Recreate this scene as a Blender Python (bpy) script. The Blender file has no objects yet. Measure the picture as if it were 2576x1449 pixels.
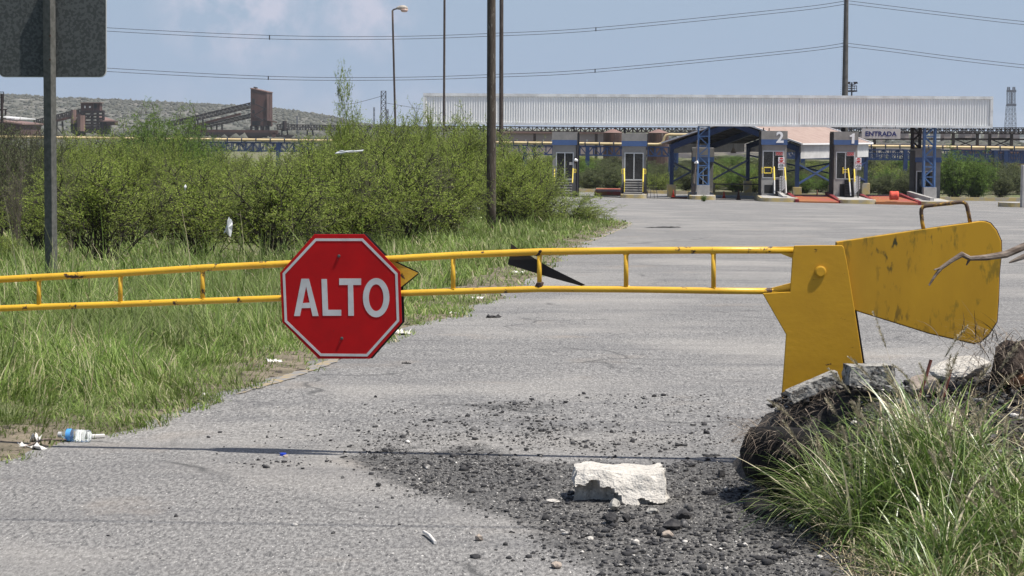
import bpy, math, random
import numpy as np
from mathutils import Vector, noise as mnoise
random.seed(7); rng = np.random.default_rng(11)
C = bpy.context.scene.collection
scene = bpy.context.scene
R = math.radians
# ---------------------------------------------------------------- camera, world, sun, exposure
F = 5510.0; CX = 1288.0; CY = 724.5; EYE = 1.6          # focal length and centre for a 2576 x 1449 picture
PITCH = math.atan(405.5 / F); ROLL = R(.4)
fw = Vector((0, math.cos(PITCH), -math.sin(PITCH))); u0 = Vector((0, math.sin(PITCH), math.cos(PITCH))); r0 = Vector((1, 0, 0))
up = u0 * math.cos(ROLL) - r0 * math.sin(ROLL); rt = r0 * math.cos(ROLL) + u0 * math.sin(ROLL)
cam = bpy.data.cameras.new("camera"); camo = bpy.data.objects.new("camera", cam); C.objects.link(camo)
cam.sensor_width = 36; cam.lens = F / 2576 * 36; cam.clip_end = 12000; cam.clip_start = .1
from mathutils import Matrix
M = Matrix((( rt.x, up.x, -fw.x, 0), (rt.y, up.y, -fw.y, 0), (rt.z, up.z, -fw.z, EYE), (0, 0, 0, 1)))
camo.matrix_world = M
scene.camera = camo
SUNV = Vector((.43, -.18, 1)).normalized()
w = bpy.data.worlds.new("World"); scene.world = w; w.use_nodes = True
nt = w.node_tree; nt.nodes.clear()
def N(nt, t, **k):
    n = nt.nodes.new(t)
    for a, b in k.items(): setattr(n, a, b)
    return n
sky = N(nt, 'ShaderNodeTexSky', sky_type='NISHITA', sun_disc=False)
sky.sun_elevation = math.asin(SUNV.z); sky.sun_rotation = math.atan2(SUNV.x, SUNV.y); sky.dust_density = 2.5; sky.air_density = 1.0; sky.ozone_density = 2.0
bg = N(nt, 'ShaderNodeBackground'); bg.inputs[1].default_value = .0895
out = N(nt, 'ShaderNodeOutputWorld')
tc = N(nt, 'ShaderNodeTexCoord')
def wmath(op, a, b=None, c=None):
    n = N(nt, 'ShaderNodeMath', operation=op)
    for i, x in enumerate((a, b, c)):
        if x is None: continue
        if isinstance(x, (int, float)): n.inputs[i].default_value = x
        else: nt.links.new(x, n.inputs[i])
    return n.outputs[0]
sep = N(nt, 'ShaderNodeSeparateXYZ'); nt.links.new(tc.outputs['Generated'], sep.inputs[0])
# pale, slightly grey haze colour over the lower sky
hz = N(nt, 'ShaderNodeMix', data_type='RGBA'); hz.inputs[7].default_value = (3.75, 4.9, 6.7, 1)
nt.links.new(sky.outputs[0], hz.inputs[6])
hf = wmath('SUBTRACT', 1.0, wmath('MULTIPLY', sep.outputs[2], 2.6)); hf = wmath('MAXIMUM', hf, 0.0); hf = wmath('MULTIPLY', hf, .88)
nt.links.new(hf, hz.inputs[0])
# two soft cumulus banks, direction-limited
def cloud(dx, dz, sx, sz, amt):
    a = wmath('DIVIDE', wmath('SUBTRACT', sep.outputs[0], dx), sx); b = wmath('DIVIDE', wmath('SUBTRACT', sep.outputs[2], dz), sz)
    d = wmath('ADD', wmath('MULTIPLY', a, a), wmath('MULTIPLY', b, b))
    return wmath('MULTIPLY', wmath('MAXIMUM', wmath('SUBTRACT', 1.0, d), 0.0), amt)
nz = N(nt, 'ShaderNodeTexNoise'); nz.inputs['Scale'].default_value = 55; nz.inputs['Detail'].default_value = 6; nz.inputs['Roughness'].default_value = .6
nt.links.new(tc.outputs['Generated'], nz.inputs['Vector'])
cm = wmath('ADD', cloud(-.121, .052, .046, .030, 1.2), cloud(-.064, .050, .026, .024, 1.0))
cm = wmath('ADD', cm, cloud(-.09, .012, .10, .016, .35))
nn = wmath('MULTIPLY', wmath('SUBTRACT', nz.outputs[0], .40), 4.0)
cm = wmath('MULTIPLY', wmath('MINIMUM', wmath('MAXIMUM', wmath('MULTIPLY', nn, cm), 0.0), 1.0), .70)
cl = N(nt, 'ShaderNodeMix', data_type='RGBA'); cl.inputs[7].default_value = (6.0, 5.95, 7.0, 1)
nt.links.new(hz.outputs[2], cl.inputs[6]); nt.links.new(cm, cl.inputs[0])
nt.links.new(cl.outputs[2], bg.inputs[0]); nt.links.new(bg.outputs[0], out.inputs[0])
sl = bpy.data.lights.new("sun", 'SUN'); sl.energy = 5.0; sl.angle = R(.53); sl.color = (1, .945, .86)
so = bpy.data.objects.new("sun", sl); C.objects.link(so); so.rotation_euler = SUNV.to_track_quat('Z', 'Y').to_euler(); so.location = (0, 0, 60)
vs = scene.view_settings; vs.view_transform = 'Standard'; vs.look = 'None'; vs.exposure = .29; vs.gamma = 1; vs.use_curve_mapping = False
scene.cycles.max_bounces = 6; scene.cycles.transparent_max_bounces = 12; scene.cycles.volume_bounces = 0
# ---------------------------------------------------------------- picture <-> place
def ray(x, y): return fw + rt * ((x - CX) / F) + up * ((CY - y) / F)
def at(x, y, Y):
    d = ray(x, y); t = Y / d.y
    return Vector((d.x * t, Y, EYE + d.z * t))
def ss(a, b, x):
    t = np.clip((x - a) / (b - a), 0, 1); return t * t * (3 - 2 * t)
def g(X, Y):
    X = np.asarray(X, float); Y = np.asarray(Y, float)
    a = np.clip(Y, 10, 20) - 10; z = -.0233 * a * a / 20
    b = np.clip(Y, 20, 168) - 20; z = z - .0233 * b
    c = np.clip(Y, 168, 190) - 168; z = z - .0233 * (c - c * c / 44)
    return z - .015 * np.clip(X, -40, 40) * ss(40, 120, Y) * (1 - ss(190, 320, Y))
def gz(X, Y): return float(g(X, Y))
def G(x, y):
    d = ray(x, y); lo, hi = 1.0, 6000.0
    for _ in range(50):
        m = math.sqrt(lo * hi)
        if EYE + d.z * m > gz(d.x * m, d.y * m): lo = m
        else: hi = m
    return Vector((d.x * lo, d.y * lo, gz(d.x * lo, d.y * lo)))
def proj(P):
    P = np.asarray(P, float) - np.array((0, 0, EYE)); f_ = P @ np.array(fw)
    return CX + F * (P @ np.array(rt)) / f_, CY - F * (P @ np.array(up)) / f_
# plaza frame: u across the lanes, v along them
PA = math.atan((1665 - CX) / F); PO = at(1665, 500, 159)
ex = Vector((math.cos(PA), -math.sin(PA), 0)); ey = Vector((math.sin(PA), math.cos(PA), 0))
def uz(x, y, v=0.0):
    d = ray(x, y); o = PO + ey * v; t = (o.x * ey.x + o.y * ey.y) / (d.x * ey.x + d.y * ey.y)
    p = Vector((d.x * t, d.y * t, EYE + d.z * t)); q = p - PO
    return q.x * ex.x + q.y * ex.y, p.z
def PW(u, v, z): return Vector((PO.x + ex.x * u + ey.x * v, PO.y + ex.y * u + ey.y * v, z))
# ---------------------------------------------------------------- materials
def mat(name, c1, c2=None, scale=4, lo=.4, hi=.62, rough=.8, metal=0, bump=0, bscale=40, c3=None, s3=25, t3=.66, stretch=None, trans=0, island=None, coord='Object', detail=6, spec=.5):
    m = bpy.data.materials.new(name); m.use_nodes = True; t = m.node_tree; b = t.nodes['Principled BSDF']
    b.inputs['Roughness'].default_value = rough; b.inputs['Metallic'].default_value = metal; b.inputs['Specular IOR Level'].default_value = spec
    col = lambda c: (c[0], c[1], c[2], 1)
    tc = N(t, 'ShaderNodeTexCoord'); vec = tc.outputs[coord]
    if stretch:
        mp = N(t, 'ShaderNodeMapping'); mp.inputs['Scale'].default_value = stretch; t.links.new(vec, mp.inputs[0]); vec = mp.outputs[0]
    cur = None
    def noisef(sc, a, bb, det=detail):
        n = N(t, 'ShaderNodeTexNoise'); n.inputs['Scale'].default_value = sc; n.inputs['Detail'].default_value = det; n.inputs['Roughness'].default_value = .62
        t.links.new(vec, n.inputs['Vector']); r = N(t, 'ShaderNodeMapRange'); r.inputs[1].default_value = a; r.inputs[2].default_value = bb
        t.links.new(n.outputs[0], r.inputs[0]); return r.outputs[0]
    def mix(f, a, b_):
        x = N(t, 'ShaderNodeMix', data_type='RGBA'); t.links.new(f, x.inputs[0])
        if isinstance(a, tuple): x.inputs[6].default_value = a
        else: t.links.new(a, x.inputs[6])
        if isinstance(b_, tuple): x.inputs[7].default_value = b_
        else: t.links.new(b_, x.inputs[7])
        return x.outputs[2]
    if island:
        gm = N(t, 'ShaderNodeNewGeometry'); rp = N(t, 'ShaderNodeValToRGB'); els = rp.color_ramp.elements
        while len(els) < len(island): els.new(.5)
        for e, (p, c) in zip(els, island): e.position = p; e.color = col(c)
        t.links.new(gm.outputs['Random Per Island'], rp.inputs[0]); cur = rp.outputs[0]
        if c2: cur = mix(noisef(scale, lo, hi), cur, col(c2))
    elif c2: cur = mix(noisef(scale, lo, hi), col(c1), col(c2))
    if c3: cur = mix(noisef(s3, t3, t3 + .04), cur if cur else col(c1), col(c3))
    if cur: t.links.new(cur, b.inputs['Base Color'])
    else: b.inputs['Base Color'].default_value = col(c1)
    if bump:
        n = N(t, 'ShaderNodeTexNoise'); n.inputs['Scale'].default_value = bscale; n.inputs['Detail'].default_value = 5; t.links.new(vec, n.inputs['Vector'])
        bp = N(t, 'ShaderNodeBump'); bp.inputs['Strength'].default_value = 1; bp.inputs['Distance'].default_value = bump
        t.links.new(n.outputs[0], bp.inputs['Height']); t.links.new(bp.outputs[0], b.inputs['Normal'])
    if trans:
        tr = N(t, 'ShaderNodeBsdfTranslucent'); mx = N(t, 'ShaderNodeMixShader'); mx.inputs[0].default_value = trans
        if cur: t.links.new(cur, tr.inputs[0])
        else: tr.inputs[0].default_value = col(c1)
        t.links.new(b.outputs[0], mx.inputs[1]); t.links.new(tr.outputs[0], mx.inputs[2]); t.links.new(mx.outputs[0], t.nodes['Material Output'].inputs[0])
    return m
m_gal = mat('galvanised', (.052, .058, .058), (.088, .096, .096), 34, .47, .53, .55, .2, detail=2, spec=.3)
m_galp = mat('galvanised_post', (.085, .085, .078), (.13, .13, .12), 20, .4, .6, .7, .1, spec=.3)
m_yel = mat('barrier_yellow', (.57, .315, .020), (.48, .26, .018), 3, .4, .7, .5, 0, .0007, 30, (.05, .028, .018), 11, .665, stretch=(1, 1, 1.6), spec=.3)
m_yelw = mat('weathered_yellow', (.55, .305, .020), (.44, .24, .018), 3, .4, .7, .5, 0, .0007, 26, (.30, .19, .02), 5.5, .60, stretch=(1, 1, .42), spec=.3)
m_yelrail = mat('rail_yellow', (.70, .42, .03), (.60, .33, .025), 6, .4, .7, .4, 0, .001, 90, (.06, .03, .02), 16, .615)
_t = m_yelw.node_tree; _b = _t.nodes['Principled BSDF']; _src = _b.inputs['Base Color'].links[0].from_socket; _tc = N(_t, 'ShaderNodeTexCoord'); _ms = []
for _sc, _a, _c, _st in ((44, .56, .66, (1, 1, .35)), (1.9, .47, .60, (1, 1, 1))):
    _mp = N(_t, 'ShaderNodeMapping'); _mp.inputs['Scale'].default_value = _st; _t.links.new(_tc.outputs['Object'], _mp.inputs[0]); _n = N(_t, 'ShaderNodeTexNoise'); _n.inputs['Scale'].default_value = _sc; _n.inputs['Detail'].default_value = 4; _t.links.new(_mp.outputs[0], _n.inputs['Vector'])
    _r = N(_t, 'ShaderNodeMapRange'); _r.inputs[1].default_value = _a; _r.inputs[2].default_value = _c; _t.links.new(_n.outputs[0], _r.inputs[0]); _ms.append(_r.outputs[0])
_m = N(_t, 'ShaderNodeMath', operation='MULTIPLY'); _t.links.new(_ms[0], _m.inputs[0]); _t.links.new(_ms[1], _m.inputs[1]); _x = N(_t, 'ShaderNodeMix', data_type='RGBA'); _t.links.new(_m.outputs[0], _x.inputs[0]); _t.links.new(_src, _x.inputs[6]); _x.inputs[7].default_value = (.06, .055, .02, 1); _t.links.new(_x.outputs[2], _b.inputs['Base Color'])
m_rust = mat('dark_rust', (.035, .022, .018), (.07, .04, .03), 20, .4, .6, .8, 0, .002, 60)
m_red = mat('sign_red', (.42, .006, .008), (.33, .006, .008), 6, .35, .7, .55, 0, .0006, 25, (.10, .02, .02), 18, .70, spec=.15)
m_white = mat('sign_white', (.52, .53, .53), (.42, .43, .43), 12, .4, .65, .5, 0, 0, 40, (.16, .15, .14), 22, .70)
m_black = mat('black', (.012, .012, .014), (.02, .02, .02), 5)
m_conc = mat('white_concrete', (.60, .575, .53), (.42, .40, .37), 30, .35, .65, .95, 0, .008, 110, (.30, .29, .27), 80, .60)
m_conc2 = mat('grey_concrete', (.40, .39, .36), (.24, .235, .22), 22, .35, .6, .95, 0, .015, 45, (.07, .066, .062), 34, .53)
m_tan = mat('tan_rock', (.40, .34, .28), (.26, .22, .19), 20, .35, .6, .95, 0, .01, 45)
m_coal = mat('coal', None or (.02, .02, .022), (.03, .03, .033), 30, .4, .6, .9, 0, .004, 90, island=[(0, (.016, .016, .018)), (.45, (.04, .04, .043)), (.68, (.09, .088, .09)), (.84, (.19, .185, .18)), (.93, (.34, .33, .31)), (1, (.85, .82, .77))])
m_lump = mat('coal_lump', (.022, .022, .024), (.055, .053, .054), 30, .4, .6, .9, 0, .004, 90)
m_soil = mat('dark_soil', (.030, .026, .024), (.07, .062, .055), 9, .35, .6, .95, 0, .02, 60, (.02, .02, .021), 30, .55)
m_tyre = mat('rubber', (.008, .008, .009), (.018, .017, .017), 9, .4, .6, .85, 0, .002, 80, spec=.2)
m_root = mat('dry_root', None or (.2, .15, .11), None, island=[(0, (.04, .03, .022)), (.5, (.11, .085, .065)), (.85, (.24, .195, .15)), (1, (.40, .33, .26))], rough=.9)
m_wood = mat('dead_wood', (.22, .18, .15), (.10, .075, .06), 40, .4, .6, .9, 0, .004, 80, stretch=(.3, 1, 1))
m_stump = mat('stump_wood', (.34, .16, .075), (.10, .05, .03), 12, .35, .6, .9, 0, .01, 40)
m_stumpd = mat('stump_dark', (.03, .022, .018), (.07, .05, .04), 15, .4, .6, .95, 0, .012, 40)
m_leaf = mat('shrub_leaf', (.1, .16, .03), (.17, .21, .06), 2.2, .42, .62, .6, 0, trans=.45, spec=.25, island=[(0, (.12, .165, .03)), (.35, (.25, .345, .055)), (.75, (.37, .46, .09)), (1, (.45, .47, .16))])
m_leafd = mat('shrub_leaf_olive', (.1, .13, .04), (.09, .10, .05), 2.2, .42, .62, .6, 0, trans=.3, spec=.25, island=[(0, (.075, .10, .035)), (.5, (.12, .155, .055)), (1, (.19, .20, .10))])
m_leafb = mat('shrub_leaf_bright', (.1, .2, .03), (.10, .17, .035), 2.2, .42, .62, .6, 0, trans=.35, spec=.25, island=[(0, (.09, .15, .025)), (.5, (.15, .25, .04)), (1, (.23, .33, .08))])
m_stem = mat('shrub_stem', (.018, .014, .012), (.045, .036, .028), 8, .4, .7, .9)
GR = [(0, (.06, .10, .020)), (.38, (.14, .225, .04)), (.68, (.23, .33, .07)), (.84, (.34, .38, .15)), (.95, (.56, .50, .34)), (1, (.30, .21, .13))]
m_grass = mat('verge_grass', (.1, .15, .04), (.13, .17, .05), .5, .45, .62, .6, trans=.35, island=GR, coord='Object', spec=.3)
m_gtall = mat('tall_grass', (.1, .15, .04), None, rough=.38, trans=.25, island=[(0, (.05, .085, .02)), (.35, (.11, .19, .035)), (.66, (.21, .30, .07)), (.84, (.35, .41, .17)), (.9, (.55, .50, .34)), (1, (.70, .62, .46))], spec=.8)
m_seed = mat('seed_head', (.3, .25, .18), None, rough=.8, trans=.2, island=[(0, (.22, .19, .13)), (1, (.52, .47, .34))])
m_pole = mat('wood_pole', (.085, .068, .052), (.035, .024, .018), 5, .38, .62, .85, 0, .01, 30, (.20, .19, .165), 14, .60, stretch=(3, 3, .35))
m_poled = mat('dark_pole', (.045, .03, .024), (.10, .085, .075), 6, .45, .7, .8, stretch=(3, 3, .4))
m_steelp = mat('steel_pole', (.12, .115, .11), (.08, .075, .07), 3, .4, .6, .7, .2)
m_wire = mat('wire', (.05, .05, .06))
m_lamp = mat('lamp_housing', (.42, .38, .33), (.30, .27, .23), 9, .4, .6, .6)
m_lens = mat('lamp_lens', (.5, .36, .30), rough=.3)
m_corr = mat('fascia_metal', (.93, .925, .90), (.82, .82, .80), .35, .4, .65, .5, .1, stretch=(1, 1, .4))
m_trim = mat('trim_metal', (.78, .79, .78), (.60, .60, .59), 1.2, .42, .62, .5, .1)
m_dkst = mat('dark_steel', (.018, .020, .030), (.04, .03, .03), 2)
m_blue = mat('blue_steel', (.012, .032, .105), (.02, .045, .13), 2, .4, .6, .5)
m_blue2 = mat('light_blue_steel', (.085, .18, .38), (.06, .13, .30), 3, .4, .6, .5)
m_boothg = mat('booth_grey', (.27, .26, .245), (.20, .195, .185), 1.5, .4, .65, .85, 0, .003, 20)
m_shadeg = mat('shaded_grey', (.10, .095, .09), (.07, .066, .062), 1.5, .4, .65, .85)  # darker copy of the booth grey, shade put into the colour
m_band = mat('booth_blue', (.055, .11, .26), (.045, .09, .21), 1.5, .4, .65, .6)
m_glass = mat('dark_glass', (.010, .012, .014), (.03, .032, .034), 1.2, .4, .7, .08, spec=.6)
m_alu = mat('aluminium', (.55, .56, .56), rough=.4, metal=.3)
m_ylw = mat('handrail_yellow', (.72, .56, .05), (.6, .45, .05), 9, .4, .7, .5)
m_kerb = mat('kerb_yellow', (.46, .36, .15), (.36, .33, .26), 1.6, .42, .6, .9)
m_pav = mat('pale_concrete', (.42, .41, .39), (.32, .31, .30), 1.5, .4, .6, .9)
m_orange = mat('platform_orange', (.30, .11, .035), (.36, .07, .045), .45, .47, .53, .7, 0, 0, 10, (.22, .10, .06), .8, .56)
m_redst = mat('red_steel', (.22, .018, .025), (.14, .02, .02), 2)
m_cone = mat('cone_orange', (.66, .085, .05), (.55, .07, .045), 5)
m_coned = mat('cone_faded', (.24, .10, .06), (.18, .08, .05), 5)
m_roofp = mat('shed_roof', (.34, .255, .22), (.29, .21, .18), 1.2, .4, .6, .8)
m_whites = mat('white_sheet', (.62, .62, .62), (.52, .52, .52), 1.0, .4, .6, .7)
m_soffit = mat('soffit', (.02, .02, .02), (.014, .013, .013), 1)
m_pipe = mat('pipe_cream', (.66, .52, .29), (.56, .43, .24), .8, .4, .6, .6)
m_rustb = mat('rust_sheet', (.095, .045, .038), (.06, .03, .026), .25, .4, .6, .9, stretch=(1, 1, .4))
m_rustr = mat('rust_roof', (.20, .125, .11), (.16, .10, .085), .25, .4, .6, .9)
m_rustd = mat('rust_frame', (.03, .02, .02), (.02, .015, .016), .4, .4, .6, .9)
m_rustt = mat('rust_tank', (.13, .07, .055), (.06, .035, .03), .5, .42, .58, .9, 0, 0, 10, (.22, .20, .18), .9, .64, stretch=(1, 1, .2))
m_pinkb = mat('far_building', (.34, .27, .26), (.28, .23, .22), .2, .4, .6, .9)
m_ftow = mat('far_lattice', (.08, .09, .12))
m_bag = mat('plastic_bag', (.80, .82, .84), rough=.35, trans=.4)
m_paper = mat('paper', (.72, .71, .68), (.55, .53, .5), 30)
m_bluec = mat('blue_plastic', (.01, .05, .5), rough=.4)
m_label = mat('bottle_label', (.03, .22, .62), (.10, .35, .72), 30, .45, .55, .4)
m_rebar = mat('rebar', (.22, .07, .05), (.14, .05, .04), 40)
m_gwhite = mat('numeral_white', (.80, .81, .82))
m_navy = mat('lettering_navy', (.012, .018, .12))
m_signw = mat('hanging_sign', (.50, .48, .46), (.43, .41, .40), 1.5)
m_sred = mat('small_sign_red', (.5, .02, .02)); m_sblk = mat('small_sign_black', (.03, .03, .03))
m_pet = bpy.data.materials.new('clear_plastic'); m_pet.use_nodes = True
_b = m_pet.node_tree.nodes['Principled BSDF']; _b.inputs['Transmission Weight'].default_value = .9; _b.inputs['Roughness'].default_value = .12; _b.inputs['IOR'].default_value = 1.25; _b.inputs['Base Color'].default_value = (.86, .92, .95, 1)
# ---------------------------------------------------------------- mesh helpers
BASE = {}
def base_of(o):
    while o.parent: o = o.parent
    return BASE.get(o.name, Vector((0, 0, 0)))
class MB:
    def __init__(s): s.v = []; s.f = []
    def quad(s, *p):
        i = len(s.v); s.v += [Vector(q) for q in p]; s.f.append(tuple(range(i, i + len(p)))); return s
    def prism(s, front, back):
        i = len(s.v); n = len(front); s.v += [Vector(q) for q in front] + [Vector(q) for q in back]
        s.f.append(tuple(range(i, i + n))); s.f.append(tuple(range(i + 2 * n - 1, i + n - 1, -1)))
        for k in range(n): s.f.append((i + (k + 1) % n, i + k, i + n + k, i + n + (k + 1) % n))
        return s
    def box(s, a, b, c, d, e, f, T=None):
        P = lambda x, y, z: Vector((x, y, z)) if T is None else T(x, y, z)
        return s.prism([P(a, c, e), P(b, c, e), P(b, c, f), P(a, c, f)], [P(a, d, e), P(b, d, e), P(b, d, f), P(a, d, f)])
    def tube(s, pts, r, n=8, cap=True, ph=0.0):
        pts = [Vector(p) for p in pts]; m = len(pts); rs = r if isinstance(r, (list, tuple)) else [r] * m
        i0 = len(s.v); a = None
        for k, p in enumerate(pts):
            d = (pts[min(k + 1, m - 1)] - pts[max(k - 1, 0)]).normalized()
            if a is None: a = d.cross(Vector((0, 0, 1)) if abs(d.z) < .9 else Vector((1, 0, 0))).normalized()
            else: a = (a - d * a.dot(d)).normalized()
            b = d.cross(a)
            for j in range(n):
                t = ph + 2 * math.pi * j / n; s.v.append(p + (a * math.cos(t) + b * math.sin(t)) * rs[k])
        for k in range(m - 1):
            for j in range(n):
                q = i0 + k * n; s.f.append((q + j, q + (j + 1) % n, q + n + (j + 1) % n, q + n + j))
        if cap:
            s.f.append(tuple(range(i0 + n - 1, i0 - 1, -1))); s.f.append(tuple(range(i0 + (m - 1) * n, i0 + m * n)))
        return s
    def beam(s, p, q, w): return s.tube([p, q], w * .7071, 4, True, math.pi / 4)
    def build(s, name, m, parent=None, smooth=False, bevel=0):
        off = base_of(parent) if parent else Vector((0, 0, 0))
        me = bpy.data.meshes.new(name); me.from_pydata([tuple(v - off) for v in s.v], [], s.f); me.validate()
        o = bpy.data.objects.new(name, me); C.objects.link(o); me.materials.append(m)
        if smooth:
            for p in me.polygons: p.use_smooth = len(p.vertices) == 4
        if bevel:
            b = o.modifiers.new('bevel', 'BEVEL'); b.width = bevel; b.segments = 2; b.limit_method = 'ANGLE'; b.angle_limit = R(40)
        if parent: o.parent = parent
        return o
def npm(name, V, Fa, m, parent=None, smooth=False):
    me = bpy.data.meshes.new(name); V = np.ascontiguousarray(V, dtype=np.float32); Fa = np.ascontiguousarray(Fa, dtype=np.int32); k = Fa.shape[1]
    me.vertices.add(len(V)); me.vertices.foreach_set('co', V.ravel()); me.loops.add(Fa.size); me.loops.foreach_set('vertex_index', Fa.ravel())
    me.polygons.add(len(Fa)); me.polygons.foreach_set('loop_start', np.arange(0, Fa.size, k, dtype=np.int32)); me.update(calc_edges=True); me.validate()
    if m: me.materials.append(m)
    if smooth: me.polygons.foreach_set('use_smooth', np.ones(len(Fa), dtype=bool))
    o = bpy.data.objects.new(name, me); C.objects.link(o)
    if parent: o.parent = parent
    return o
def tag(o, label=None, cat=None, group=None, kind=None):
    if label: o['label'] = label
    if cat: o['category'] = cat
    if group: o['group'] = group
    if kind: o['kind'] = kind
    return o
def thing(name, label, cat, loc, group=None):
    o = bpy.data.objects.new(name, None); C.objects.link(o); o.location = loc; o.empty_display_size = .2; BASE[o.name] = Vector(loc)
    return tag(o, label, cat, group)
def solo(mb, name, m, label, cat, loc=None, group=None, **k):     # a thing that is one mesh: origin at its base
    if loc is None: loc = sum(mb.v, Vector()) / len(mb.v); loc.z = min(v.z for v in mb.v)
    loc = Vector(loc); s2 = MB(); s2.v = [v - loc for v in mb.v]; s2.f = mb.f
    o = s2.build(name, m, None, **k); o.location = loc; return tag(o, label, cat, group)
def text(s, size, name, m, parent, place, bold=0.0, sx=1.0):      # flat lettering as mesh; place(x, y, depth) -> world
    cu = bpy.data.curves.new('t', 'FONT'); cu.body = s; cu.size = size; cu.offset = bold; cu.extrude = .004; cu.align_x = 'CENTER'; cu.align_y = 'CENTER'; cu.resolution_u = 4
    o = bpy.data.objects.new('t', cu); C.objects.link(o); bpy.context.view_layer.update()
    me = bpy.data.meshes.new_from_object(o.evaluated_get(bpy.context.evaluated_depsgraph_get())); off = base_of(parent)
    for v in me.vertices: v.co = place(v.co.x * sx, v.co.y, v.co.z) - off
    bpy.data.objects.remove(o); bpy.data.curves.remove(cu); me.materials.clear(); me.materials.append(m)
    q = bpy.data.objects.new(name, me); C.objects.link(q); q.parent = parent; return q
def rock(name, m, loc, size, seed, label=None, cat='rock', rot=0, blocky=.0, rough=.22, sub=3, group=None, flat=False):
    import bmesh
    bm = bmesh.new()
    if not blocky and max(size) < .06: sub = 1
    if blocky:
        bmesh.ops.create_cube(bm, size=1.7); bmesh.ops.subdivide_edges(bm, edges=bm.edges, cuts=sub * 6, use_grid_fill=True)
    else: bmesh.ops.create_icosphere(bm, subdivisions=sub, radius=1)
    c, s = math.cos(rot), math.sin(rot)
    for v in bm.verts:
        p = v.co.copy(); mxs = max(size); q = Vector((p.x * size[0] / mxs, p.y * size[1] / mxs, p.z * size[2] / mxs)) * (1.5 if blocky else 1) + Vector((seed * 3.7, seed * 1.3, 0))
        d = mnoise.noise(q * .9) * rough + mnoise.noise(q * 2.3) * rough * .55 + mnoise.noise(q * 6) * rough * .28 + mnoise.noise(q * 15) * rough * .07
        if not blocky:                       # facet the stone with a few cutting planes
            for k in range(5):
                a = Vector((math.sin(seed + k * 2.1), math.cos(seed * 1.7 + k * 1.3), math.sin(seed * .6 + k * 2.9))).normalized(); e = p.dot(a) - .62
                if e > 0: p -= a * e * .85
        p = p * (1 + d); v.co = Vector((p.x * size[0] / 2, p.y * size[1] / 2, p.z * size[2] / 2 + size[2] * .45))
        v.co = Vector((v.co.x * c - v.co.y * s, v.co.x * s + v.co.y * c, v.co.z))
    me = bpy.data.meshes.new(name); bm.to_mesh(me); bm.free(); me.materials.append(m)
    for p in me.polygons: p.use_smooth = False
    o = bpy.data.objects.new(name, me); C.objects.link(o); o.location = loc
    if label: tag(o, label, cat, group)
    return o
def ribbons(base, phi, L, W, th0, th1, K=4, twist=None):        # curved tapering blades
    n = len(base); t = np.linspace(0, 1, K + 1); th = th0[:, None] + th1[:, None] * t[None, :]
    hx, hy = np.cos(phi), np.sin(phi); st = (L / K)[:, None] * np.sin(th); ct = (L / K)[:, None] * np.cos(th)
    dh = np.concatenate([np.zeros((n, 1)), np.cumsum(st[:, :-1], 1)], 1); dz = np.concatenate([np.zeros((n, 1)), np.cumsum(ct[:, :-1], 1)], 1)
    P = np.stack([base[:, 0:1] + hx[:, None] * dh, base[:, 1:2] + hy[:, None] * dh, base[:, 2:3] + dz], 2)
    a = phi + np.pi / 2 + (rng.uniform(-.7, .7, n) if twist is None else twist); sd = np.stack([np.cos(a), np.sin(a), np.zeros(n)], 1)
    w = (W[:, None] * np.clip(1.05 - t, 0.06, 1)[None, :] ** .6) / 2
    V = np.stack([P - sd[:, None, :] * w[:, :, None], P + sd[:, None, :] * w[:, :, None]], 2).reshape(-1, 3)
    i = (np.arange(n) * (K + 1) * 2)[:, None] + (np.arange(K) * 2)[None, :]; i = i.ravel()
    return V, np.stack([i, i + 1, i + 3, i + 2], 1), P
# ================================================================ GROUND, ROAD, VERGE
EP = [(0, 1165), (120, 1128), (300, 1078), (450, 1030), (560, 997), (640, 965), (720, 935), (800, 908), (900, 872), (1050, 822), (1150, 786), (1240, 752), (1310, 715), (1390, 660), (1450, 618), (1520, 588), (1575, 566)]
EW = [G(*p) for p in EP]
eY = [0.0, 6.0] + [p.y for p in EW] + [EW[-1].y + 4, EW[-1].y + 12, EW[-1].y + 22, 240]; eX = [-5.2, -4.0] + [p.x for p in EW] + [EW[-1].x + .2, .5, -14, -40]
eX[0:2] = [EW[0].x - (EW[0].y) * .28, EW[0].x - (EW[0].y - 6) * .28]
def edge(Y): return np.interp(Y, eY, eX)
def edge_n(Y):
    Y = np.asarray(Y, float); return edge(Y) + .06 * np.sin(Y * 2.3) * np.clip(Y / 12, 0, 1.6) + .035 * np.sin(Y * 6.1 + 1) + .02 * np.sin(Y * 17)
# ground: one sheet to the horizon
ys = np.concatenate([np.linspace(-30, 4, 8), np.arange(5, 80, .5), np.arange(80, 200, 1.5), np.geomspace(200, 9000, 50)])
xs = np.concatenate([-np.geomspace(9000, 60, 26), np.arange(-58, -8, 2), np.arange(-8, 8, .4), np.arange(8, 60, 2), np.geomspace(60, 9000, 26)])
XX, YY = np.meshgrid(xs, ys); ZZ = g(XX, YY) - .015
ZZ += np.where(XX < edge(YY) - .5, .05 * np.sin(XX * 1.3 + YY * .7) * np.sin(YY * .37), 0) * np.clip((200 - YY) / 100, 0, 1)
ZZ -= np.where((XX > edge(YY) - .2) & (YY < 188) & (YY > 2), .05, 0)
n0, n1 = XX.shape; idx = np.arange(n0 * n1).reshape(n0, n1)
def gridf(idx): return np.stack([idx[:-1, :-1].ravel(), idx[:-1, 1:].ravel(), idx[1:, 1:].ravel(), idx[1:, :-1].ravel()], 1)
m_ground = mat('scrub_soil', (.11, .13, .05), (.17, .14, .10), .35, .42, .62, .95, 0, .03, 9, (.05, .06, .025), 2.5, .56)
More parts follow.
